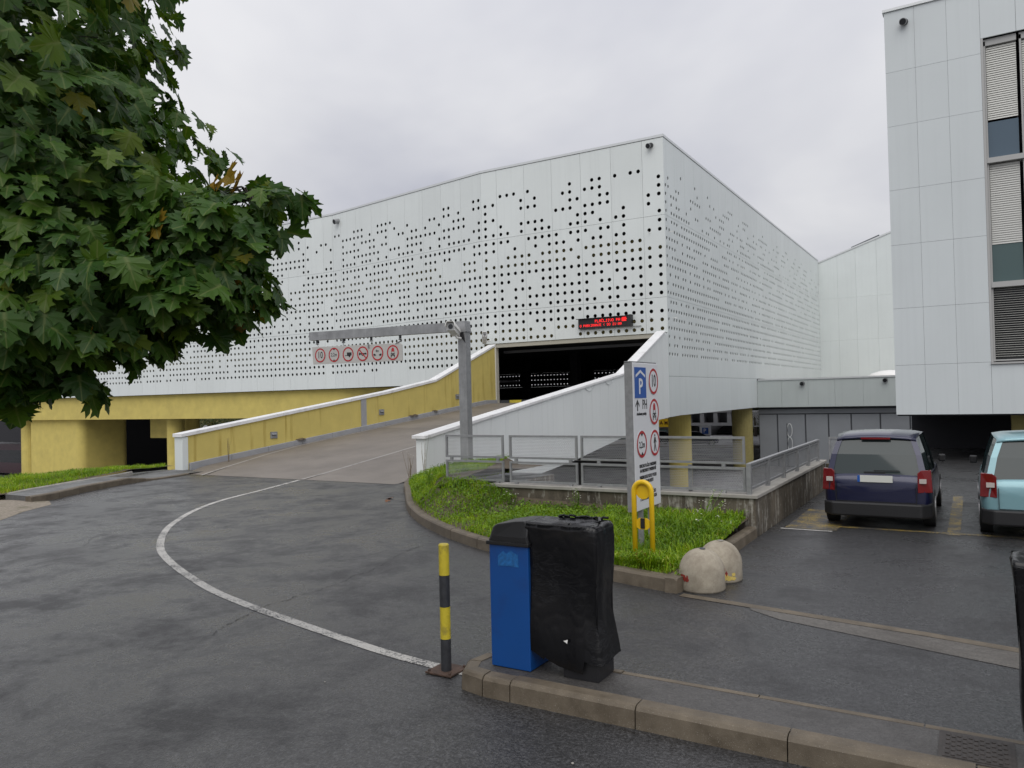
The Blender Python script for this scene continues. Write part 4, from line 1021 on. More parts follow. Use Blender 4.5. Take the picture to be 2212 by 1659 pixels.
# ------------------------------------------------------------------ concrete dome bollards
def dome(loc, label, red, yel, seed):
    t = thing('dome_bollard', label, 'bollard', loc, 'concrete dome bollards')
    bm = bmesh.new(); n = 40
    prof = [(.255,0),(.262,.02),(.262,.11),(.262,.20)] + [(.262*math.cos(R(a)), .20+.272*math.sin(R(a))) for a in range(8, 90, 8)] + [(.012,.473)]
    m = MB().lathe(prof, (0,0,0), n)
    q = random.Random(seed)
    m.v = [tuple(Vector(v)*(1+0.004*mnoise.noise(Vector(v)*9+Vector((seed,0,0)))) + Vector(loc)) for v in m.v]
    part('dome', m, M['dome'], t, smooth=True)
    part('lifting_eye', MB().lathe([(.035,0),(.033,.006)], (loc[0]+.02, loc[1]-.02, loc[2]+.4715), 14), M['conc'] if yel else M['gwdark'], t)
    # flakes of old paint that cling to the side
    for (a0, z0, k, mt) in red:
        fm = MB()
        for _ in range(k):
            a = a0+q.uniform(-.22,.22); z = z0+q.uniform(-.03,.03); wv, hv = q.uniform(.010,.045), q.uniform(.012,.05)
            pts = []
            for j in range(7):
                b = 2*math.pi*j/7; rr = q.uniform(.6, 1); aa = a+wv/.25*math.cos(b)*rr; z1 = z+hv*math.sin(b)*rr*.8
                pts.append((loc[0]+.2668*math.cos(aa), loc[1]+.2668*math.sin(aa), loc[2]+max(.01, min(.195, z1))))
            fm.poly(pts)
        part('paint_flake', fm, mt, t)
dome((-2.775, 8.86, 0), 'concrete dome bollard nearer the camera with red paint flakes on its left', [(R(240), .15, 8, M['flake_red'])], False, 3)
dome((-2.72, 9.42, 0), 'concrete dome bollard tucked behind the other one with red and yellow paint remnants', [(R(300), .14, 7, M['flake_red']), (R(310), .085, 9, M['flake_yel'])], True, 8)

# ------------------------------------------------------------------ striped bollard, bins, drain
sb = thing('striped_bollard', 'round post banded yellow and charcoal on a rusty base plate by the island tip', 'bollard', (-3.85, 5.25, 0))
part('base_plate', MB().box(-3.99, -3.73, 5.14, 5.40, .005, .02), M['rust'], sb, bevel=0.003)
for bx_, by_ in ((-3.965,5.165),(-3.755,5.165),(-3.965,5.375),(-3.755,5.375)): part('bolt', MB().lathe([(.012,0),(.012,.016)], (bx_,by_,.02), 6), M['rust'], sb)
for i, (z0, z1, mt) in enumerate(((.02,.285,M['kpaint']),(.285,.552,M['ypaint_old']),(.552,.815,M['kpaint']),(.815,1.075,M['ypaint_old']))):
    part('band', MB().lathe([(.044,0),(.044,z1-z0-.002)] if i < 3 else [(.044,0),(.044,z1-z0-.01),(.038,z1-z0),(.002,z1-z0+.002)], (-3.85,5.25,z0), 24), mt, sb, smooth=False)

bb = thing('litter_bin', 'tall blue metal litter bin with a black sloping lid on the island tip', 'bin', (-3.18, 5.38, .15))
part('body', MB().box(-3.362, -3.005, 5.20, 5.555, .155, 1.13), M['blue'], bb, bevel=0.006)
lidp = [(-3.375,5.19,1.125),(-2.995,5.19,1.125),(-2.995,5.19,1.17),(-3.375,5.19,1.17)]
lid = MB(); lid.box(-3.382, -2.99, 5.18, 5.575, 1.12, 1.15)
part('lid_rim', lid, M['black'], bb, bevel=0.006)
L = [(-3.368,5.195),(-2.998,5.195),(-2.998,5.56),(-3.368,5.56)]
up = [(-3.33,5.25,1.285),(-3.15,5.25,1.315),(-3.03,5.25,1.308),(-3.01,5.25,1.27)]
sec = [(5.195,0.0),(5.24,.10),(5.40,.135),(5.53,.10),(5.56,0.0)]
m = MB(); prof = [(-3.368,1.151,0),(-3.335,1.262,1),(-3.30,1.282,1),(-3.13,1.312,1),(-3.04,1.318,1),(-3.012,1.30,1),(-2.998,1.151,0)]
for yv, ins in ((5.195,0.0),(5.225,1.0),(5.53,1.0),(5.56,0.0)):
    for x_, z_, t_ in prof: m.v.append((x_, yv, z_ if ins else min(z_, 1.19)))
for j in range(3):
    for i in range(6): a = j*7+i; m.f.append((a, a+1, a+8, a+7))
m.f.append(tuple(reversed(range(7)))); m.f.append(tuple(21+i for i in range(7)))
part('lid', m, M['black'], bb, smooth=False, bevel=0.012)
part('worn_sticker', Plane((-3.28, 5.199, 1.085), (1,0,0), (0,0,-1), (0,-1,0)).poly(MB(), [(.0,.05),(.02,.035),(.05,.01),(.08,.03),(.12,.0),(.15,.02),(.185,.03),(.19,.13),(.10,.125),(.0,.13)], 0, .0015), M['blue_worn'], bb)

def wrapped_bin(loc, w, d, h, label, group, base, seed, taper=0.0):
    """a bin pulled over with a black plastic bag: sagging, creased sheet with a ragged hem"""
    t = thing('wrapped_bin', label, 'bin', loc, group)
    x0, y0, z0 = loc
    part('base', MB().box(*base), M['blackm'], t, bevel=0.004)
    nu, nv = 128, 64; m = MB(); off = Vector((seed*7.1, 0, 0))
    per = 2*(w+d)
    def ring_pt(u):
        s = u*per; r = 0.05
        if s < w: return (s-w/2, -d/2, 0, -1)
        s -= w
        if s < d: return (w/2, s-d/2, 1, 0)
        s -= d
        if s < w: return (w/2-s, d/2, 0, 1)
        s -= w
        return (-w/2, d/2-s, -1, 0)
    for j in range(nv+1):
        v = j/nv
        for i in range(nu):
            x, y, nx, ny = ring_pt(i/nu)
            hem = 0.06 + 0.05*mnoise.noise(Vector((x*4, y*4, 1))+off) + 0.06*(0.5-x/w)*(1 if x > -w*.25 else .4) - 0.03*x/w
            if x < -w*.2: hem += 0.10*(-x/w-.2)*2.5
            if x > w*.30: hem += 0.10
            zt = h; z = hem + (zt-hem)*(1-v)
            p = Vector((x, y, z))
            L_ = math.hypot(x/(w/2), y/(d/2)); 
            f = mnoise.noise(Vector((x*3.1, y*3.1, z*1.1))+off); g = mnoise.noise(Vector((x*9, y*9, z*5))+off); c = abs(mnoise.noise(Vector((x*5+z*2.2, y*5, z*3.2-x*2))+off))
            c2 = abs(mnoise.noise(Vector((x*11-z*4, y*9, z*8+x*6))+off))
            fold = -0.002*max(0, 1-c2*5) + 0.004*f + 0.009*mnoise.noise(Vector((x*8, y*8, z*.6))+off)
            flare = 0.0 + 0.035*max(0, v-0.7)/0.3*(1 if nx > 0 else 0.3) + 0.012*math.sin(z*7+x*3)
            tz = 1 - taper*v
            if v < 0.03: fold -= 0.02*(0.03-v)/0.03
            px = (x + nx*(fold+flare))*tz; py_ = (y + ny*(fold+flare))*tz
            zz = z + (0.012*g if v < .05 else 0)
            m.v.append((x0+px, y0+py_, z0+zz))
    for j in range(nv):
        for i in range(nu):
            a = j*nu+i; b = j*nu+(i+1) % nu; m.f.append((a, b, b+nu, a+nu))
    # gathered top, slightly sunken with a raised lip
    b0 = len(m.v); k = 7
    for q in range(1, k+1):
        s = 1-q/k
        for i in range(nu):
            x, y, nx, ny = ring_pt(i/nu); g = mnoise.noise(Vector((x*8*s, y*12*s, q*.4))+off)
            zz = h - 0.03*min(1, q/2.5) + 0.012*g + 0.03*max(0, y/d)
            m.v.append((x0+x*max(s, .02), y0+y*max(s, .02), z0+zz))
    for q in range(k):
        for i in range(nu):
            a = (0 if q == 0 else b0+(q-1)*nu)+i; bb_ = (0 if q == 0 else b0+(q-1)*nu)+(i+1) % nu; c_ = b0+q*nu+(i+1) % nu; d_ = b0+q*nu+i
            m.f.append((a, d_, c_, bb_))
    part('plastic_bag', m, M['bag'], t, smooth=True)
    return t
wb = wrapped_bin((-2.735, 5.385, .15), 0.60, 0.33, 1.165, 'bin wrapped in a creased black plastic bag beside the blue litter bin', 'bins pulled over with black bags', (-2.735, -2.445, 5.235, 5.525, .15, .45), 1)
mm = MB()
for i in range(9):
    x = -2.90+i*.048; mm.tube([(x,5.54,1.322+.006*(i % 3)),(x+.05,5.535,1.325+.008*((i+1) % 2))], .010, 6)
mm.tube([(-2.54,5.50,1.318),(-2.48,5.40,1.352),(-2.445,5.33,1.335)], .011, 6)
part('bag_lip', mm, M['bag'], wb)
part('torn_scrap', MB().poly([(-2.71,5.195,.44),(-2.67,5.19,.455),(-2.675,5.187,.425)]), M['white'], wb)
wrapped_bin((0.465, 5.335, .15), 0.59, 0.33, 1.16, 'bin wrapped in a black plastic bag, cut off by the right edge of the photo', 'bins pulled over with black bags', (0.30, 0.60, 5.23, 5.45, .15, .45), 4, taper=0.13)

iron = simple('damp_cast_iron', (0.040, 0.034, 0.031), 0.6, var=.3, scale=30)
dr = thing('drain_cover', 'rectangular dark iron drain cover with a checker pattern set in the island', 'drain cover', (-.04, 5.29, .152))
part('frame', MB().box(-.235, .155, 5.085, 5.49, .15, .158), iron, dr)
pl_ = part('plate', MB().box(-.212, .132, 5.108, 5.467, .158, .162), iron, dr)
for i in range(11):
    for j in range(5):
        x = -.198+i*.0295; y = 5.125+j*.066
        part('tread', MB().box(x, x+.021, y+(.0 if i % 2 else .02), y+.045+(.0 if i % 2 else .02), .162, .167), iron, pl_)
for (x, y, s, wh) in ((-1.36,4.42,.018,'in front of the long kerb, right of its second joint'),(-2.2,4.3,.010,'in front of the kerb below the black bag'),(-0.9,4.2,.008,'near the lower edge, in front of the drain cover'),(-4.6,4.6,.008,'left of the striped bollard foot'),(-2.99,9.0,.016,'against the kerb by the dome bollards')):
    mm = MB().lathe([(s*.5,0),(s,s*.4),(s*.7,s*.9),(s*.1,s*1.1)], (x, y, .004), 8)
    tag(part('pebble', mm, M['conc'], None, smooth=True), 'pale pebble '+wh, 'pebble', 'pebbles on the asphalt')

# ------------------------------------------------------------------ office building on the right
ob = thing('office_building', 'grey-white panelled office building with slatted blinds, overhanging the parked cars', 'building', (5, 30, 1.44))
YO = 26.7
zj = [1.44, 2.975, 4.74, 6.72, 8.44, 10.44, 12.14, 14.05]
xj = [-2.05, -1.22, -0.36, 0.50]
for i in range(3):
    for j in range(7): part('cladding_panel', MB().box(xj[i]+.0025, xj[i+1]-.0025, YO, YO+.05, zj[j]+.0035, zj[j+1]-.0035), M['facade_o'], ob)
wx = [0.50, 1.39, 2.28, 3.17, 4.06, 4.95, 5.84, 6.73, 7.62]
for i in range(len(wx)-1):
    part('cladding_panel', MB().box(wx[i]+.004, wx[i+1]-.004, YO, YO+.05, 1.445, 2.90), M['facade_o'], ob)
    part('cladding_panel', MB().box(wx[i]+.004, wx[i+1]-.004, YO, YO+.05, 12.585, 14.045), M['facade_o'], ob)
mb = MB().box(-2.02, 14, YO+.9, YO+12, 1.5, 14.0); mb.box(-2.02, .50, YO+.05, YO+.9, 1.5, 14.0); mb.box(.5, 14, YO+.05, YO+.9, 1.5, 2.86); mb.box(.5, 14, YO+.05, YO+.9, 12.62, 14.0)
part('wall', mb, M['dark_in'], ob)
part('side_cladding', MB().box(-2.05, -2.022, YO+.05, YO+12, 1.45, 14.04), M['facade_o'], ob)
part('roof_edge', MB().box(-2.09, 14, YO-.05, YO+.3, 14.05, 14.13), M['alu'], ob)
for i in range(len(wx)-1):
    x0, x1 = wx[i]+.07, wx[i+1]
    wnd = part('window', MB().box(x0-.0, x0+.05, YO+.10, YO+.16, 2.98, 12.5), M['frame'], ob)
    for (z0, z1, mt, op) in ((10.12, 12.36, 'blind', 0), (6.47, 8.85, 'blind_d', 0), (3.05, 5.15, 'blind', 1)):
        if i >= 1 and z0 == 6.47: op = 1
        part('pane', MB().box(x0+.052, x1-.004, YO+.42, YO+.44, z0, z1), M['glass_dark'], wnd)
        ns = int((z1-z0)/0.066); sl = MB(); q = random.Random(i*9+int(z0))
        for k in range(ns):
            z = z1-.02-k*.066
            if op == 0: sl.prism([(x0+.06,YO+.185,z),(x0+.06,YO+.158,z-.064),(x0+.06,YO+.161,z-.067),(x0+.06,YO+.189,z-.003)], (x1-x0-.07,0,0))
            else: sl.prism([(x0+.06,YO+.14,z-.018),(x0+.06,YO+.205,z-.006),(x0+.06,YO+.205,z-.010),(x0+.06,YO+.14,z-.022)], (x1-x0-.07,0,0))
        b_ = part('blind', sl, M[mt], wnd)
    for (z0, z1, mt) in ((9.02, 10.10, 'spandrel'), (5.34, 6.45, 'spandrel_g')):
        part('spandrel_glass', MB().box(x0+.052, x1-.004, YO+.18, YO+.20, z0, z1), M[mt], wnd)
    part('blind_box', MB().box(x0, x1, YO+.10, YO+.40, 12.37, 12.56), M['frame'], wnd)
for z0, z1 in ((8.86, 9.01), (5.17, 5.33)): part('transom', MB().box(.57, 7.6, YO+.02, YO+.41, z0, z1), M['frame'], ob)
part('window_sill', MB().box(.50, 7.6, YO-.06, YO+.4, 2.91, 2.965), M['frame'], ob)
part('sill_rail', MB().box(.57, 7.6, YO+.0, YO+.06, 3.0, 3.04), M['frame'], ob)
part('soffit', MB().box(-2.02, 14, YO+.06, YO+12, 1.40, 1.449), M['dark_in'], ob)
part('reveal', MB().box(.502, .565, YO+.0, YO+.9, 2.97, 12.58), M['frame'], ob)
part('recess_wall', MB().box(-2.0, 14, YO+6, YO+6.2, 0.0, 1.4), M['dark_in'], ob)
for x in (1.0, 6.5): part('column', MB().box(x, x+.5, YO+1.2, YO+1.7, 0, 1.4), M['yellow_shade'], ob)
# wall spotlights
def spot(loc, d, label, r=0.13, l=0.28, mt='blackm'):
    t = thing('wall_spotlight', label, 'spotlight', loc, 'wall spotlights'); L_ = Vector(loc); dv_ = Vector(d).normalized()
    part('housing', MB().tube([L_, L_+dv_*l], r, 20), M['galv'] if mt == 'galv' else M['blackm'], t)
    part('rim', MB().tube([L_+dv_*(l+.001), L_+dv_*(l+.05)], r*1.08, 20), M['galv'], t)
    part('lens', MB().tube([L_+dv_*(l+.051), L_+dv_*(l+.06)], r*.92, 20), M['glass_dark'], t)
spot((-14.0, YF, 15.22), (-.25,-1,-.35), 'round spotlight at the top corner of the perforated facade')
spot((-38.2, YF3-.02, 15.05), (-.25,-1,-.3), 'round spotlight under the roof edge where the perforated facade bends', 0.17, .42, 'galv')
spot((-10.22, 56.9, 2.72), (-.1,-1,-.1), 'round spotlight on the left half of the low white band', .14, .2)
spot((-4.95, 56.9, 2.80), (-.1,-1,-.1), 'round spotlight on the right half of the low white band beside the office building', .14, .2)
spot((-1.47, YO, 13.62), (-.2,-1,-.3), 'round spotlight at the top left corner of the office building', .10, .18)
def peg(loc, n, where):
    p = Vector(loc); d = Vector(n); m = MB().tube([p, p+d*.22, p+d*.24+Vector((0,0,.06))], .016, 6)
    tag(part('wall_peg', m, M['white'], None), 'little white bracket on the perforated facade, '+where, 'bracket', 'brackets on the perforated facade')
peg((-14.2,YF,10.65), (0,-1,0), 'left of the corner just below the upper joint'); peg((-14.25,YF,6.25), (0,-1,0), 'above the entrance right of the LED board')
for y, z, wh in ((38.7,10.7,'right face, nearest the corner, upper row'),(38.9,6.2,'right face, nearest the corner, lower row'),(53.5,10.7,'right face, second along the upper row'),(54.2,6.2,'right face, second along the lower row'),(68,10.7,'right face, third along the upper row'),(70,6.2,'right face, third along the lower row'),(81,10.7,'right face, far end of the upper row'),(82,6.2,'right face, far end of the lower row')): peg((XR, y, z), (1,0,0), wh)
for s, z, wh in ((4.4,10.6,'right part of the angled bay'),(14.2,10.6,'left end of the angled bay under its spotlight')):
    p = K0+A2*s; peg((p.x, p.y, z), (-math.sin(R(9.7)),-math.cos(R(9.7)),0), wh)
# ring stand by the grey wall
rs = thing('ring_stand', 'slim metal stand of two upright rings in front of the grey wall panels', 'stand', (-11.2, 57.1, LOW))
part('post', MB().box(-11.42, -11.36, 57.0, 57.06, LOW, -0.1), M['gwdark'], rs)
for z, rr in ((-.58,.47),(-1.55,.47)):
    part('ring', MB().tube([(-11.22+.17*math.cos(R(a)), 57.03, z+rr*math.sin(R(a))) for a in range(0, 361, 15)], .03, 6), M['alu'], rs)
part('foot', MB().box(-11.5, -10.95, 56.9, 57.2, LOW, LOW+.08), M['gwdark'], rs)

# ------------------------------------------------------------------ cars
tyre_m = simple('tyre_rubber', (0.012, 0.012, 0.012), 0.8); rim_m = simple('alloy_rim', (0.35, 0.35, 0.36), 0.35, 0.7)
lamp_red = simple('tail_light_red', (0.17, 0.008, 0.010), 0.12); lamp_clear = simple('tail_light_clear', (0.50, 0.45, 0.42), 0.12)
plate_m = simple('number_plate', (0.62, 0.63, 0.58), 0.4); glass_m = simple('car_glass', (0.030, 0.042, 0.042), 0.03)
trim_m = simple('bumper_plastic', (0.013, 0.013, 0.014), 0.55)
def car_paint(name, col):
    m, nt, p = mat_new(name); p.inputs["Base Color"].default_value = (*col, 1); p.inputs["Roughness"].default_value = 0.28
    p.inputs["Metallic"].default_value = 0.25; p.inputs["Coat Weight"].default_value = 0.7; p.inputs["Coat Roughness"].default_value = 0.05
    return m
def make_car(label, x, y, z, rot, paint, L=4.1, Wd=1.68, H=1.47, wagon=False, group='parked cars', roofp=None, name='parked_car'):
    """rear of the car at local y=0, nose towards +y"""
    t = thing(name, label, 'car', (0,0,0), group); w = Wd/2
    belt = 0.60*H
    # body shell: stations along the length, each a half outline from sill to belt
    st = [(0.00,.78,.46,.30),(0.05,.90,.56,.24),(0.18,.965,.60,.20),(0.55,1.0,.60,.19),(1.5,1.0,.595,.18),(2.6,1.0,.585,.18),(3.0,.99,.575,.19),(3.55,.955,.51,.2),(3.88,.88,.46,.24),(4.02,.74,.40,.30)]
    k = L/4.05; m = MB(); P = 11
    for (yy_, ws, bz, sz) in st:
        b = bz*H; hw = w*ws
        half = [(0,sz),(hw*.80,sz),(hw*.965,sz+.06),(hw,sz+(b-sz)*.35),(hw*.995,sz+(b-sz)*.62),(hw*.965,b-.045),(hw*.92,b),(hw*.55,b+.012),(0,b+.018)]
        ring = [(a, c) for a, c in half] + [(-a, c) for a, c in half[-2:0:-1]]
        for a, c in ring: m.v.append((a, yy_*k, c))
    n = 16
    for i in range(len(st)-1):
        for j in range(n): a = i*n+j; b = i*n+(j+1) % n; m.f.append((a, b, b+n, a+n))
    m.f.append(tuple(reversed(range(n)))); m.f.append(tuple((len(st)-1)*n+j for j in range(n)))
    body = part('body', m, paint, t, smooth=True, bevel=0); sd = body.modifiers.new('subd', 'SUBSURF'); sd.levels = 1; sd.render_levels = 2
    # greenhouse
    ry = (0.10, 0.34) if not wagon else (0.08, 0.30)
    gh = [(ry[0],belt-.03,.90,),(ry[1],H-.075,.735),(1.2,H-.01,.76),(1.9,H-.015,.76),(2.15,H-.07,.74),(2.95,belt-.04,.86)]
    low = [(ry[0],.885),(0.6,.93),(1.9,.935),(2.95,.85)]
    g = MB(); zb = belt-.04; sec = [(ry[0]*k,.88,ry[1]*k,.70,H-.07),(0.7*k,.93,0.75*k,.745,H-.03),(1.5*k,.94,1.45*k,.755,H-.025),(2.2*k,.935,2.0*k,.74,H-.055),(3.0*k,.86,2.25*k,.70,H-.085)]
    for (y0, w0, y1, w1, zt_) in sec:
        g.v += [(w*w0,y0,zb),(w*(w0*.55+w1*.45),y0*.55+y1*.45,zb+(zt_-zb)*.55),(w*w1,y1,zt_),(-w*w1,y1,zt_),(-w*(w0*.55+w1*.45),y0*.55+y1*.45,zb+(zt_-zb)*.55),(-w*w0,y0,zb)]
    for i in range(4):
        for j in range(5): a = i*6+j; g.f.append((a, a+1, a+7, a+6))
    g.f += [(5,4,1,0),(4,3,2,1),(24,25,28,29),(25,26,27,28)]
    part('windows', g, glass_m, t)
    # roof skin and pillars over the glass
    rf = MB(); cs = [(s[2], s[3], s[4]) for s in sec]
    for yv, ww, zz in [(cs[0][0]-.05, cs[0][1]+.02, cs[0][2]-.02)] + [(a, b+.012, c+.02) for a, b, c in cs]:
        for q in (-1,-.8,-.4,0,.4,.8,1): rf.v.append((q*w*ww, yv, zz+0.035*(1-q*q)-.012*(abs(q) == 1)))
    for i in range(5):
        for j in range(6): a = i*7+j; rf.f.append((a, a+1, a+8, a+7))
    roof = part('roof', rf, roofp or paint, t, smooth=True); so = roof.modifiers.new('solid', 'SOLIDIFY'); so.thickness = 0.03
    for sg in (-1, 1):
        for i, wd_ in ((0,.20),(1,.05),(2,.045),(4,.04)):
            pil = MB(); y0, w0, y1, w1, zt_ = sec[i]; ex = Vector((sg*.010, -.010 if i == 0 else 0, 0))
            a = Vector((sg*w*w0, y0, zb))+ex; b = Vector((sg*w*(w0*.55+w1*.45), y0*.55+y1*.45, zb+(zt_-zb)*.55))+ex; c = Vector((sg*w*w1, y1, zt_))+ex
            sh = lambda v, k_: v+Vector((-sg*.012*k_, wd_, 0))
            pil.ribbon([a, b, c], [sh(a, 1), sh(b, 1.2), sh(c, 1.2)])
            if i == 0: pil.ribbon([a, b, c], [a+Vector((-sg*.095,-.004,0)), b+Vector((-sg*.085,-.004,0)), c+Vector((-sg*.085,-.004,0))])
            part('pillar', pil, paint, t)
    # rear details
    bz = zb
    for sg in (-1, 1):
        tl_ = part('tail_light', MB().prism([(sg*w*.985,.10,.50*H*.8),(sg*w*.74,-.006,.50*H*.8),(sg*w*.74,-.002,.50*H+.16),(sg*w*.80,.02,.50*H+.20),(sg*w*.965,.12,.50*H+.20)], (0,.09,0)), lamp_red, t, bevel=.008)
        part('reversing_lens', MB().box(min(sg*w*.77, sg*w*.89), max(sg*w*.77, sg*w*.89), -.004, .05, .50*H+.0, .50*H+.07), lamp_clear, tl_)
    pt = part('number_plate', MB().box(-.26, .26, -.022, -.012, .50*H+.0, .50*H+.11), plate_m, t); part('blue_band', MB().box(-.26, -.22, -.024, -.0225, .50*H, .50*H+.11), M['sblue'], pt)
    part('bumper', MB().prism([(-w*.97,.14,.20),(-w*.80,-.05,.20),(w*.80,-.05,.20),(w*.97,.14,.20),(w*.97,.4,.20),(-w*.97,.4,.20)], (0,0,.235)), trim_m, t, bevel=.03)
    part('rear_wiper', MB().box(-.02, .36, ry[0]*k*.9-.03, ry[0]*k*.9-.015, bz+.06, bz+.075), trim_m, t)
    part('brake_light', MB().box(-.22, .22, ry[1]*k-.075, ry[1]*k-.05, H-.085, H-.055), lamp_red, t)
    for sg in (-1, 1):
        part('wing_mirror', MB().box(*sorted((sg*w*1.0, sg*w*1.13)), 2.45*k, 2.57*k, belt+.0, belt+.13), trim_m, t, bevel=.02)
        for yw in (0.72*k, 3.30*k):
            wh = part('wheel', MB().tube([(sg*(w-.18),yw,.30),(sg*(w-.005),yw,.30)], .30, 24), tyre_m, t)
            part('rim', MB().tube([(sg*(w-.01),yw,.30),(sg*(w+.004),yw,.30)], .195, 20), rim_m, wh)
    for sx in (-1, 1): part('boot_seam', MB().box(sx*w*.715-.004, sx*w*.715+.004, -.006, .02, .45, .50*H-.01), M['sblack'], t)
    part('boot_seam', MB().box(-w*.71, w*.71, -.006, .02, .442, .450), M['sblack'], t)
    part('handle', MB().box(-.16, .16, -.012, .0, .50*H+.14, .50*H+.17), trim_m, t)
    t.location = (x, y, z); t.rotation_euler = (0, 0, rot)
    return t
navy = car_paint('navy_paint', (0.008, 0.010, 0.042)); teal = car_paint('pale_teal_paint', (0.22, 0.40, 0.44)); roofg = car_paint('navy_roof', (0.06, 0.06, 0.10))
make_car('dark navy hatchback seen from behind in the bay next to the retaining wall', -1.40, 13.75, 0, 0, navy, 4.0, 1.66, 1.53)
make_car('pale teal hatchback seen from behind, cut off by the right edge of the photo', 0.93, 13.55, 0, 0, teal, 4.0, 1.78, 1.53)
est = make_car('navy estate car parked side-on far beyond the garage columns', -26.5, 76.5, LOW, R(-62), car_paint('deep_blue_paint', (0.014, 0.018, 0.07)), 4.5, 1.75, 1.46, True)
drk = make_car('dark grey car parked behind the yellow column beyond the garage', -29.5, 76.0, LOW, R(-30), car_paint('charcoal_paint', (0.02, 0.02, 0.024)), 4.2, 1.7, 1.45)
make_car('dark car in the shade left of the information board beyond the garage', -33.0, 62.5, LOW, R(-75), car_paint('black_paint', (0.012, 0.012, 0.014)), 4.3, 1.7, 1.45)
# burgundy coach in the shade at the far left
bus = thing('coach', 'burgundy coach with a dark window band parked in the shade at the far left', 'bus', (-90, 44, LOWL))
bp_ = simple('burgundy_paint', (0.045, 0.009, 0.016), 0.3)
part('body', rbox(-104, -88.4, 46.2, 48.7, LOWL+.35, LOWL+1.55, .25), bp_, bus)
part('window_band', rbox(-103.95, -88.45, 46.22, 48.68, LOWL+1.55, LOWL+3.0, .25), M['glass_dark'], bus)
part('roof', rbox(-104, -88.4, 46.2, 48.7, LOWL+3.0, LOWL+3.7, .3), bp_, bus)
for x in (-101, -91): part('wheel', MB().tube([(x,46.15,LOWL+.48),(x,46.4,LOWL+.48)], .48, 20), tyre_m, bus)
Plane((-92.3,46.18,LOWL+1.55), (1,0,0), (0,0,-1), (0,-1,0)).text('ETMK', 1.0, .35, .55, 1.1, .004, simple('faded_lettering', (0.16,0.09,0.11), 0.5), bus)

# ------------------------------------------------------------------ things beyond the garage
shop = thing('shop', 'grey shop front with a yellow fascia and green shutters across the lower road', 'shop', (-40, 96, LOW))
part('wall', MB().box(-62, -32.0, 96, 104, LOW-1.5, 3.2), simple('shop_grey', (0.30,0.30,0.31), 0.8), shop)
part('fascia', MB().box(-60, -32.3, 95.7, 95.99, -2.15, -1.1), simple('yellow_fascia', (0.75,0.48,0.01), 0.5), shop)
FP = Plane((-44, 95.69, -0.9), (1,0,0), (0,0,-1), (0,-1,0))
for ch, a in (('A',9.2),('M',9.85),('A',10.5),('A',8.0)): FP.text(ch, a, .72, .62, 1.0, .01, simple('fascia_letter', (0.10,0.02,0.01), .5), shop)
for i in range(9): part('shutter', MB().box(-48+i*1.75, -46.4+i*1.75, 95.85, 95.99, -5.2, -2.45), simple('green_shutter', (0.10,0.15,0.14), 0.6), shop)
cb = thing('concrete_building', 'grey concrete block with a canopy of four square openings on flared piers', 'building', (-28, 98, LOW))
cm = simple('raw_concrete', (0.34,0.345,0.36), 0.85, var=.1, scale=1)
cz0, cz1 = -2.0, -0.35
part('upper_wall', MB().box(-32.5, -8, 100, 108, 0.2, 6), cm, cb)
part('canopy_slab', MB().box(-31.8, -24.2, 96, 100, cz1, cz1+.4), cm, cb); part('canopy_sill', MB().box(-31.8, -24.2, 96, 100, cz0, cz0+.35), cm, cb)
for i in range(5): part('canopy_fin', MB().box(-31.5+i*1.72, -31.0+i*1.72, 96.05, 99.9, cz0+.351, cz1-.001), cm, cb)
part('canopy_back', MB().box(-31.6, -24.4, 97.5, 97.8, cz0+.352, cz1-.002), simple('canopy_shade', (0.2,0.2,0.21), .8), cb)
part('side_band', MB().box(-24.2, -16, 96.5, 100, cz0+.1, cz1+.1), cm, cb)
for x in (-29.0, -24.6): part('pier', MB().lathe([(.75,0),(.7,2.2),(.95,2.9),(1.8,3.5)], (x,98,LOW-2.3), 16), cm, cb)
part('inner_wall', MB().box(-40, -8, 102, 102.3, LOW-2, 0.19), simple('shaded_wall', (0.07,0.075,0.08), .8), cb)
part('roof_tile_band', MB().box(-24.0, -15, 99, 100, .75, 1.4), simple('red_tiles', (0.33,0.13,0.09), .8), cb)
ps = thing('parking_sign', 'white parking sign with a blue P on the far pavement', 'sign', (-27.2, 90, LOW))
part('pole', MB().tube([(-27.2,90,LOW),(-27.2,90,-2.2)], .05, 8), M['galv'], ps)
part('board', MB().box(-27.95, -26.6, 89.9, 89.97, -4.2, -1.75), M['swhite'], ps)
PP = Plane((-27.95, 89.89, -1.75), (1,0,0), (0,0,-1), (0,-1,0))
pq = part('parking_symbol', PP.rect(MB(), .30, .22, 1.05, .95, .0, .01), M['sblue'], ps); PP.text('P', .62, .58, .65, 1, .012, M['swhite'], pq)
bk = MB()
for k in range(3): PP.rect(bk, .15, 1.15+k*.22, 1.2, 1.23+k*.22, 0, .01)
part('text_line', bk, M['sblack'], ps); part('green_field', PP.rect(MB(), .12, 1.98, 1.23, 2.3, 0, .01), simple('dark_teal', (0.05,0.12,0.12), .5), ps)
ft = thing('frame_stand', 'thin grey steel frame beside the concrete piers', 'frame', (-20, 92, LOW))
for a, b in (((-22.6,LOW-1),(-22.6,-1.9)),((-19.8,LOW-1),(-19.8,-1.9)),((-22.6,-1.9),(-18,-1.9))): part('bar', MB().tube([(a[0],92,a[1]),(b[0],92,b[1])], .07, 6), M['galv'], ft)
hedge_parts = []

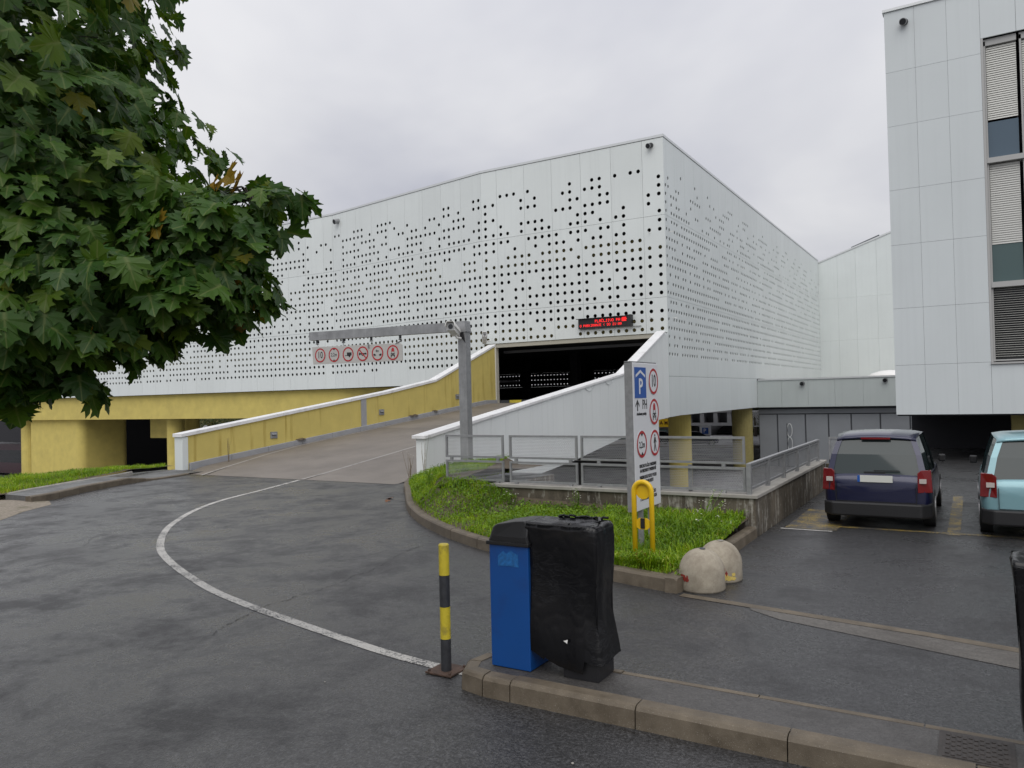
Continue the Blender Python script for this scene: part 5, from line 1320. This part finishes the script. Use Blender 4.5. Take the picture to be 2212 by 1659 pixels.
# ------------------------------------------------------------------ leaves
def maple_outline():
    """half outline of a five-lobed maple leaf, base at the origin, tip at y = 1"""
    return [(0.0,0.0),(0.10,-0.05),(0.30,-0.12),(0.24,0.04),(0.54,0.08),(0.46,0.20),(0.68,0.36),(0.54,0.42),(0.64,0.62),(0.44,0.56),(0.27,0.48),(0.29,0.64),(0.40,0.76),(0.20,0.79),(0.15,0.88),(0.0,1.02)]
def maple_leaf_mesh(curl, fold, jit, seed):
    q = random.Random(seed); h = maple_outline(); V = []; F = []
    def zf(x, y): return fold*abs(x) - curl*(y*y*.8 + x*x*.5) + 0.03*math.sin(9*x+seed)*math.cos(7*y)
    mid = [0.0, 0.2, 0.42, 0.7, 1.0]
    mv = []
    for yv in mid: mv.append(len(V)); V.append((0, yv, zf(0, yv)))
    for sg in (1, -1):
        ids = []
        for (x, y) in h[1:-1]:
            x2, y2 = x*sg*(1+q.uniform(-jit,jit)), y+q.uniform(-jit,jit)*.3
            ids.append(len(V)); V.append((x2, y2, zf(x2, y2)))
        # fan the half blade from the midrib
        owner = [0,0,0,0,1,1,1,1,1,1,2,2,2,3]; pr = mv[0]
        chain = [mv[0]]+ids
        for k in range(len(ids)):
            o_ = mv[min(owner[k], 3)+0]
            if k == 0: continue
            a, b = ids[k-1], ids[k]; oa, ob_ = mv[owner[k-1]], mv[owner[k]]
            F.append((oa, a, b) if sg > 0 else (oa, b, a))
            if oa != ob_: F.append((oa, b, ob_) if sg > 0 else (oa, ob_, b))
        F.append((mv[3], ids[-1], mv[4]) if sg > 0 else (mv[3], mv[4], ids[-1]))
    return np.array(V), F
LEAFS = [maple_leaf_mesh(c, f, 0.10, i) for i, (c, f) in enumerate(((.22,.16),(.42,.02),(.30,.34),(.60,.20),(.12,-.10)))]
def set_rib(me, rib):
    me.attributes.new('rib', 'FLOAT', 'POINT').data.foreach_set('value', rib)
def place_leaves(name, mats, leafset, faces_mat, parent=None, kind=None):
    """one mesh out of many leaf placements: mats = list of (4x4 numpy, leaf index)"""
    vs_, fs, base, rib = [], [], 0, []
    for Mx, li in mats:
        V, F = leafset[li]; W = V @ Mx[:3,:3].T + Mx[:3,3]; vs_.append(W)
        fs += [tuple(i+base for i in f) for f in F]; base += len(V); rib += [1.0]*5+[0.0]*(len(V)-5)
    v = np.concatenate(vs_)
    if parent is not None: v = v - np.array(root_loc(parent))
    me = bpy.data.meshes.new(name); me.from_pydata(v.tolist(), [], fs); me.materials.append(faces_mat); set_rib(me, rib)
    o = link(name, me, parent)
    if kind: o["kind"] = kind
    return o
def leaf_matrix(p, nrm, tip, s):
    z = np.array(nrm); z = z/np.linalg.norm(z); y = np.array(tip) - z*np.dot(tip, z); y = y/max(np.linalg.norm(y), 1e-6); x = np.cross(y, z)
    Mx = np.eye(4); Mx[:3,0] = x*s; Mx[:3,1] = y*s; Mx[:3,2] = z*s; Mx[:3,3] = p; return Mx

# ------------------------------------------------------------------ the maple that hangs into the picture
CR, CD = Vector((.858, .5135, 0)), Vector((-.5135, .858, 0))
def cw(r, d, z): return CR*r + CD*d + Vector((0,0,z))
TP = cw(-7.1, 4.7, 0.0)
tree = thing('maple_tree', 'large green maple with a few yellowing leaves hanging into the left of the picture', 'tree', tuple(TP))
# boughs: centre, half axes (r, d, z), number of leaves
LOBES = [((-6.6,4.9,6.3),(4.30,3.9,2.6),6200), ((-3.95,5.2,4.85),(1.62,1.5,1.0),2200), ((-3.75,4.9,4.05),(1.66,1.4,.66),1700), ((-3.1,4.85,3.55),(1.28,.95,.42),1000),
         ((-2.55,4.75,3.10),(1.02,.75,.33),620), ((-1.92,4.75,3.32),(.52,.42,.30),230), ((-1.95,4.7,2.98),(.50,.40,.24),190), ((-1.60,4.8,3.58),(.34,.22,.12),60), ((-2.45,4.6,2.72),(.42,.4,.16),130), ((-3.05,4.6,2.82),(.95,.75,.26),480), ((-3.35,4.5,2.58),(.78,.62,.19),330),
         ((-2.98,4.6,2.43),(.13,.15,.14),16), ((-2.64,4.6,2.47),(.20,.2,.15),26), ((-5.2,4.2,3.1),(1.6,1.4,.6),600), ((-8.2,3.2,3.3),(2.2,1.6,.7),500), ((-8.6,6.8,3.6),(2.3,1.8,.8),500), ((-5.6,7.2,3.7),(1.8,1.5,.7),450), ((-3.6,6.3,4.2),(1.4,1.1,.8),420)]
rt = random.Random(21); placed = []
for (c, ax, n) in LOBES:
    for _ in range(n):
        while True:
            d = Vector((rt.gauss(0,1), rt.gauss(0,1), rt.gauss(0,1)))
            if d.length > .1: break
        d.normalize(); rad = 0.62+0.40*rt.random()**0.6
        e = Vector((d.x*ax[0], d.y*ax[1], d.z*ax[2]))*rad
        sc = 1 + (0.16 if ax[0] < 3 else 0.05)*mnoise.noise(Vector((d.x*2.3+c[0], d.y*2.3, d.z*2.3+c[2])))
        p = cw(c[0]+e.x*sc, c[1]+e.y*sc, c[2]+e.z*sc)
        if rad > .7 and n > 250 and mnoise.noise(p*1.7+Vector((3.3,0,0))) < -.26: continue
        out = CR*(d.x/ax[0]) + CD*(d.y/ax[1]) + Vector((0,0,d.z/ax[2])); out.normalize()
        j = Vector((rt.gauss(0,1), rt.gauss(0,1), rt.gauss(0,1)))
        flat = Vector((out.x, out.y, 0)); flat = flat.normalized() if flat.length > .01 else Vector((1,0,0))
        nrm = flat*0.75 + Vector((0,0,0.62)) + j*0.38
        tip = flat*0.55 + Vector((0,0,-0.80)) + Vector((rt.gauss(0,.45), rt.gauss(0,.45), rt.gauss(0,.3)))
        placed.append((leaf_matrix(np.array(p), nrm, tip, rt.uniform(.075, .185)), rt.randrange(len(LEAFS)), p))
camp = Vector((0,0,2.3))
def infr(p):
    q = p-camp; r_, d_ = q.dot(CR), q.dot(CD)
    return d_ > .5 and r_/d_ > -.68 and q.z/d_ < .56
# leaves that show largest: the nearest ones in view, one object each
vis = sorted([i for i, (_, _, p) in enumerate(placed) if infr(p)], key=lambda i: (placed[i][2]-camp).length + 0.9*((placed[i][2]-camp).length > 4.6))
near = set(vis[:290])
crown = place_leaves('foliage', [(a, b) for i, (a, b, _) in enumerate(placed) if i not in near], LEAFS, M['leaf'], tree, 'stuff')
leaf_me = []
for li, (V, F) in enumerate(LEAFS):
    me = bpy.data.meshes.new('leaf'); me.from_pydata(V.tolist(), [], F); me.materials.append(M['leaf']); set_rib(me, [1.0]*5+[0.0]*(len(V)-5)); leaf_me.append(me)
for i in near:
    Mx, li, p = placed[i]; o = link('leaf', leaf_me[li], tree)
    mm = Matrix(Mx.tolist()); mm.translation = mm.translation - TP; o.matrix_local = mm
# the two rusty-yellow leaves at the outermost twig
yme = bpy.data.meshes.new('leaf'); yme.from_pydata(LEAFS[2][0].tolist(), [], LEAFS[2][1]); yme.materials.append(M['leaf_yellow'])
for (r_, d_, z_, s) in ((-1.72,4.7,3.70,.17),(-1.62,4.68,3.68,.15),(-1.80,4.7,3.66,.13),(-3.9,4.3,3.75,.14),(-2.75,4.2,2.95,.13),(-2.35,4.3,2.72,.14)):
    o = link('leaf', yme, tree); mm = Matrix(leaf_matrix(np.array(cw(r_,d_,z_)), (-.3,-.8,.5), (rnd.uniform(-.5,.8),.2,-.5), s).tolist()); mm.translation = mm.translation - TP; o.matrix_local = mm
    o["label"] = 'rusty yellow leaf'
tk = MB().tube([TP+Vector((0,0,-.1)), TP+Vector((.05,.05,1.2)), TP+Vector((.1,.0,2.6)), TP+Vector((.0,.1,4.5)), TP+Vector((.1,.2,7.5))], [.26,.20,.17,.12,.04], 14)
part('trunk', tk, M['bark'], tree, smooth=True)
for (c, ax, n) in LOBES[1:]:
    a = TP+Vector((.05,.05,1.9+.35*(c[2]-2.5))); e = cw(*c); m1 = a.lerp(e, .5)+Vector((0,0,.25))
    part('bough', MB().tube([a, m1, e], [.075,.045,.015], 8), M['bark'], tree, smooth=True)
tw = MB()
for _ in range(260):
    c, ax, n = LOBES[rt.randrange(1, 10)]; e = cw(*c); d = Vector((rt.gauss(0,1), rt.gauss(0,1), rt.gauss(0,1))).normalized()*rt.uniform(.4,.85); d = Vector((d.x*ax[0], d.y*ax[1], d.z*ax[2]))
    q = e + CR*d.x + CD*d.y + Vector((0,0,d.z)); tw.tube([e+(q-e)*.2, (e+q)/2+Vector((0,0,.04)), q], [.009,.006,.003], 4, cap=False)
tg = part('twig', tw, M['twig'], tree); tg["kind"] = 'stuff'

fm_ = simple('fallen_leaf_brown', (0.16, 0.065, 0.025), 0.7, var=.3, scale=40)
fme = bpy.data.meshes.new('fallen_leaf'); fme.from_pydata(LEAFS[3][0].tolist(), [], LEAFS[3][1]); fme.materials.append(fm_)
for (x, y, a, s_, wh) in ((-11.55,13.75,1.0,.15,'lying against the curved kerb of the lawn'),(-11.35,13.45,3.1,.12,'lying on the asphalt just off the curved kerb')):
    o = link('fallen_leaf', fme); o.location = (x, y, .03); o.scale = (s_,)*3; o.rotation_euler = (R(6), R(-5), a)
    tag(o, 'brown fallen maple leaf '+wh, 'leaf', 'fallen leaves')

# ------------------------------------------------------------------ grass and weeds
def blades(name, poly, zf, n, h0, h1, mat, seed, dens=None):
    q = random.Random(seed); xs = [p[0] for p in poly]; yy = [p[1] for p in poly]; V = []; F = []; c = 0; tries = 0
    while c < n and tries < n*30:
        tries += 1
        x, y = q.uniform(min(xs), max(xs)), q.uniform(min(yy), max(yy))
        if not inside(poly, x, y): continue
        if dens and q.random() > dens(x, y): continue
        z = zf(x, y); h = q.uniform(h0, h1)*(0.75+0.8*max(0, mnoise.noise(Vector((x*1.1, y*1.1, seed))))); a = q.uniform(0, 6.283); w = q.uniform(.004, .009)
        dx, dy = math.cos(a), math.sin(a); ln = h*q.uniform(.2, .9)
        b = len(V)
        V += [(x-dy*w, y+dx*w, z), (x+dy*w, y-dx*w, z), (x+dx*ln*.35-dy*w*.8, y+dy*ln*.35+dx*w*.8, z+h*.62), (x+dx*ln*.35+dy*w*.8, y+dy*ln*.35-dx*w*.8, z+h*.62), (x+dx*ln, y+dy*ln, z+h*(1-.25*ln/h))]
        F += [(b, b+1, b+3, b+2), (b+2, b+3, b+4)]; c += 1
    m = MB(); m.v, m.f = V, F
    return struct(name, m, mat, kind='stuff')
gin = inset(KI, 0.14) + [(-3.10,12.30),(-9.3,12.30),(-9.3,14.3),(-10.6,17.6),(-13.2,17.6)]
blades('grass', gin, mound, 38000, .04, .105, M['grass'], 3, lambda x, y: min(1, max(.10, .75+1.6*mnoise.noise(Vector((x*1.2, y*1.2, 4))))))
blades('grass', [(-3.9,8.95),(-3.12,8.75),(-3.12,12.28),(-5.5,12.28),(-5.0,10.5)], mound, 5000, .10, .26, M['grass'], 5)
blades('grass', [(-9.4,12.2),(-9.4,14.2),(-10.8,17.4),(-13.1,17.4),(-12.65,16.0),(-11.1,14.2),(-9.9,12.8)], mound, 3500, .08, .20, M['grass'], 6)
# tufts leaning out over the kerb round the hoop
tf = MB(); q = random.Random(9)
for (cx_, cy_, n, hh) in ((-3.66,8.93,70,.26),(-3.42,8.90,90,.28),(-3.25,8.98,60,.22),(-3.9,9.0,50,.2),(-3.5,9.05,60,.24)):
    for _ in range(n):
        a = q.uniform(0, 6.283); h = hh*q.uniform(.5, 1.15); ln = h*q.uniform(.4, 1.2); x, y = cx_+q.gauss(0,.05), cy_+q.gauss(0,.04); dx, dy = math.cos(a), math.sin(a)*.9-.25; w = .006; b = len(tf.v); z = .17
        tf.v += [(x-dy*w,y+dx*w,z),(x+dy*w,y-dx*w,z),(x+dx*ln*.5-dy*w,y+dy*ln*.5+dx*w,z+h*.75),(x+dx*ln*.5+dy*w,y+dy*ln*.5-dx*w,z+h*.75),(x+dx*ln,y+dy*ln,z+h*.62)]
        tf.f += [(b,b+1,b+3,b+2),(b+2,b+3,b+4)]
struct('grass', tf, M['grass'], kind='stuff')
vin = [(x+.02, y) for x, y in [(-24.5,16.9),(-24.0,16.7),(-23.4,15.0),(-22.75,13.75),(-22.1,12.3),(-21.4,10.85),(-20.95,10.0),(-22.0,8.9),(-24.5,6.5)]]
blades('grass', vin, verge_z, 16000, .06, .16, M['grass'], 4)
blades('grass', [(-21.0,10.0),(-20.0,9.0),(-21.5,7.5),(-23.5,6.0),(-24.4,7.5)], lambda x, y: .06, 1400, .03, .09, M['grass'], 14, lambda x, y: max(0, mnoise.noise(Vector((x*2.5, y*2.5, 0))))*2)
# low broad-leaved weeds in the lawn
def weeds(name, poly, zf, n, s0, s1, seed, up=.8):
    q = random.Random(seed); xs = [p[0] for p in poly]; yy = [p[1] for p in poly]; V = []; F = []; c = 0
    while c < n:
        x, y = q.uniform(min(xs), max(xs)), q.uniform(min(yy), max(yy))
        if not inside(poly, x, y): continue
        a = q.uniform(0, 6.283); s = q.uniform(s0, s1); e = q.uniform(.1, up); z = zf(x, y)+q.uniform(.01, .11)
        u = Vector((math.cos(a)*math.cos(e), math.sin(a)*math.cos(e), math.sin(e))); w = Vector((-math.sin(a), math.cos(a), 0)); p = Vector((x,y,z)); b = len(V)
        V += [tuple(p), tuple(p+u*s*.45+w*s*.26), tuple(p+u*s*.45-w*s*.26), tuple(p+u*s*.9-Vector((0,0,s*.12)))]; F += [(b,b+2,b+3,b+1)]; c += 1
    m = MB(); m.v, m.f = V, F
    return struct(name, m, M['weed'], kind='stuff')
weeds('clover', gin, mound, 17000, .025, .06, 31)
weeds('ground_cover', [(-8.2,11.3),(-4.6,9.7),(-3.2,10.5),(-3.2,12.2),(-8.6,12.2)], mound, 5000, .04, .08, 32, 1.2)
def bushy_weed(loc, h, w, label, flowers, seed, dry=False):
    t = thing('weed', label, 'weed', loc); q = random.Random(seed); st, lv, fl = MB(), MB(), MB(); L_ = Vector(loc)
    for k in range(int(5+w*14)):
        a = q.uniform(0, 6.283); tip = L_+Vector((math.cos(a)*w*q.uniform(.1,1), math.sin(a)*w*q.uniform(.1,1), h*q.uniform(.6,1.05))); base = L_+Vector((q.uniform(-.04,.04)*w*4, q.uniform(-.04,.04)*w*4, -.03)); mid = (base+tip)/2+Vector((q.uniform(-.03,.03), q.uniform(-.03,.03), .04))
        st.tube([base, mid, tip], [.005,.004,.002], 4, cap=False)
        for _ in range(int(h*(22 if dry else 60))):
            u = q.random(); p = (base.lerp(mid, u*2) if u < .5 else mid.lerp(tip, u*2-1)); aa = q.uniform(0, 6.283); s = q.uniform(.02,.05)*(0.6 if dry else 1); d = Vector((math.cos(aa), math.sin(aa), q.uniform(-.1,.7))); w_ = Vector((-math.sin(aa), math.cos(aa), 0)); b = len(lv.v)
            lv.v += [tuple(p), tuple(p+d*s*.5+w_*s*.2), tuple(p+d*s), tuple(p+d*s*.5-w_*s*.2)]; lv.f.append((b,b+1,b+2,b+3))
        for _ in range(flowers):
            p = tip+Vector((q.gauss(0,.03), q.gauss(0,.03), q.uniform(-.05,.02))); s = q.uniform(.008,.014); b = len(fl.v)
            fl.v += [tuple(p+Vector((s*math.cos(j*1.05), s*math.sin(j*1.05), .004*(j % 2)))) for j in range(6)]; fl.f.append(tuple(range(b, b+6)))
    part('stems', st, M['dry'] if dry else M['weed'], t); part('leaves', lv, M['dry'] if dry else M['weed'], t)
    if fl.v: part('flowers', fl, M['petal'], t)
bushy_weed((-3.6,11.7,.25), .52, .40, 'bushy weed with small white flowers at the corner of the retaining wall', 3, 1)
bushy_weed((-3.3,10.9,.22), .36, .32, 'green bushy weed with white flowers above the right-hand kerb', 2, 2)
bushy_weed((-4.6,11.6,.25), .40, .30, 'leafy weed left of the flowering one below the railing', 1, 3)
bushy_weed((-5.9,11.9,.27), .42, .18, 'tall weed with small white flowers behind the information board', 3, 4)
bushy_weed((-7.2,11.9,.28), .30, .14, 'small weed with a few white flowers against the wall left of the information board', 2, 5)
bushy_weed((-9.5,12.6,.45), .45, .18, 'spindly weed at the left end of the mesh railing', 1, 6)
bushy_weed((-13.05,17.0,.10), 1.25, .16, 'tall dry brown weed against the end of the white ramp wall', 0, 7, True)
bushy_weed((-12.95,16.2,.12), .75, .22, 'shorter dry weed on the kerb below the end of the white ramp wall', 1, 8, True)
bushy_weed((-22.9,18.4,.20), .85, .08, 'thin dry weed growing at the foot of the yellow ramp wall', 0, 9, True)

# ------------------------------------------------------------------ trees beyond the garage
def far_tree(loc, h, w, label, seed, n=1400, group='trees beyond the garage'):
    t = thing('tree', label, 'tree', loc, group); q = random.Random(seed); L_ = Vector(loc); m = MB()
    part('trunk', MB().tube([L_, L_+Vector((.1,0,h*.4)), L_+Vector((0,.1,h*.8))], [w*.07,w*.05,w*.02], 8), M['bark'], t)
    lobes = [(q.gauss(0,.35)*w, q.gauss(0,.35)*w, h*q.uniform(.4,.9), w*q.uniform(.25,.45)) for _ in range(9)]
    for _ in range(n):
        lx, ly, lz, lr = lobes[q.randrange(9)]; d = Vector((q.gauss(0,1), q.gauss(0,1), q.gauss(0,1))).normalized(); p = L_+Vector((lx,ly,lz))+d*lr*q.uniform(.6,1.05); s = q.uniform(.12,.28)*h/6
        u = Vector((q.gauss(0,1), q.gauss(0,1), q.gauss(0,1))).normalized(); v = u.orthogonal().normalized(); b = len(m.v)
        m.v += [tuple(p-u*s*.5), tuple(p+v*s*.3), tuple(p+u*s*.5), tuple(p-v*s*.3)]; m.f.append((b,b+1,b+2,b+3))
    part('crown', m, M['farleaf'], t)
far_tree((-22.5,94,LOW-1), 4.2, 3.6, 'tree with thinning brown-green leaves hanging beside the concrete canopy', 1, 900)
for i, (x, y, h, w, lb) in enumerate(((-136,100,6,6,'dark green tree in the gap right of the slim yellow column, leftmost'),(-130.5,97,5,5,'yellow-green shrubby tree above the sloping white coping'),(-125,101,6,6,'olive tree seen through the middle of the gap under the yellow beam'),(-119,98,6,5,'dark tree in the gap where the white coping nears the beam'),(-112,100,6,6,'dark tree at the narrow end of the gap under the beam'))):
    far_tree((x,y,LOWL), h+2, w, lb, 40+i, 1500)
hz_ = MB(); q = random.Random(77)
for _ in range(9000):
    x = q.uniform(-190, 60); y = 118+q.uniform(0, 8); h = 5+2.2*mnoise.noise(Vector((x*.12, 0, 5))); z = LOW+q.uniform(0, 1)*h; s = q.uniform(.4,.9)
    if x > -40: z = LOW+q.uniform(0, 1)*4
    u = Vector((q.gauss(0,1), q.gauss(0,.4), q.gauss(0,1))).normalized(); v = u.orthogonal().normalized(); b = len(hz_.v); p = Vector((x,y,z))
    hz_.v += [tuple(p-u*s), tuple(p+v*s*.6), tuple(p+u*s), tuple(p-v*s*.6)]; hz_.f.append((b,b+1,b+2,b+3))
struct('distant_trees', hz_, M['farleaf'], kind='stuff')
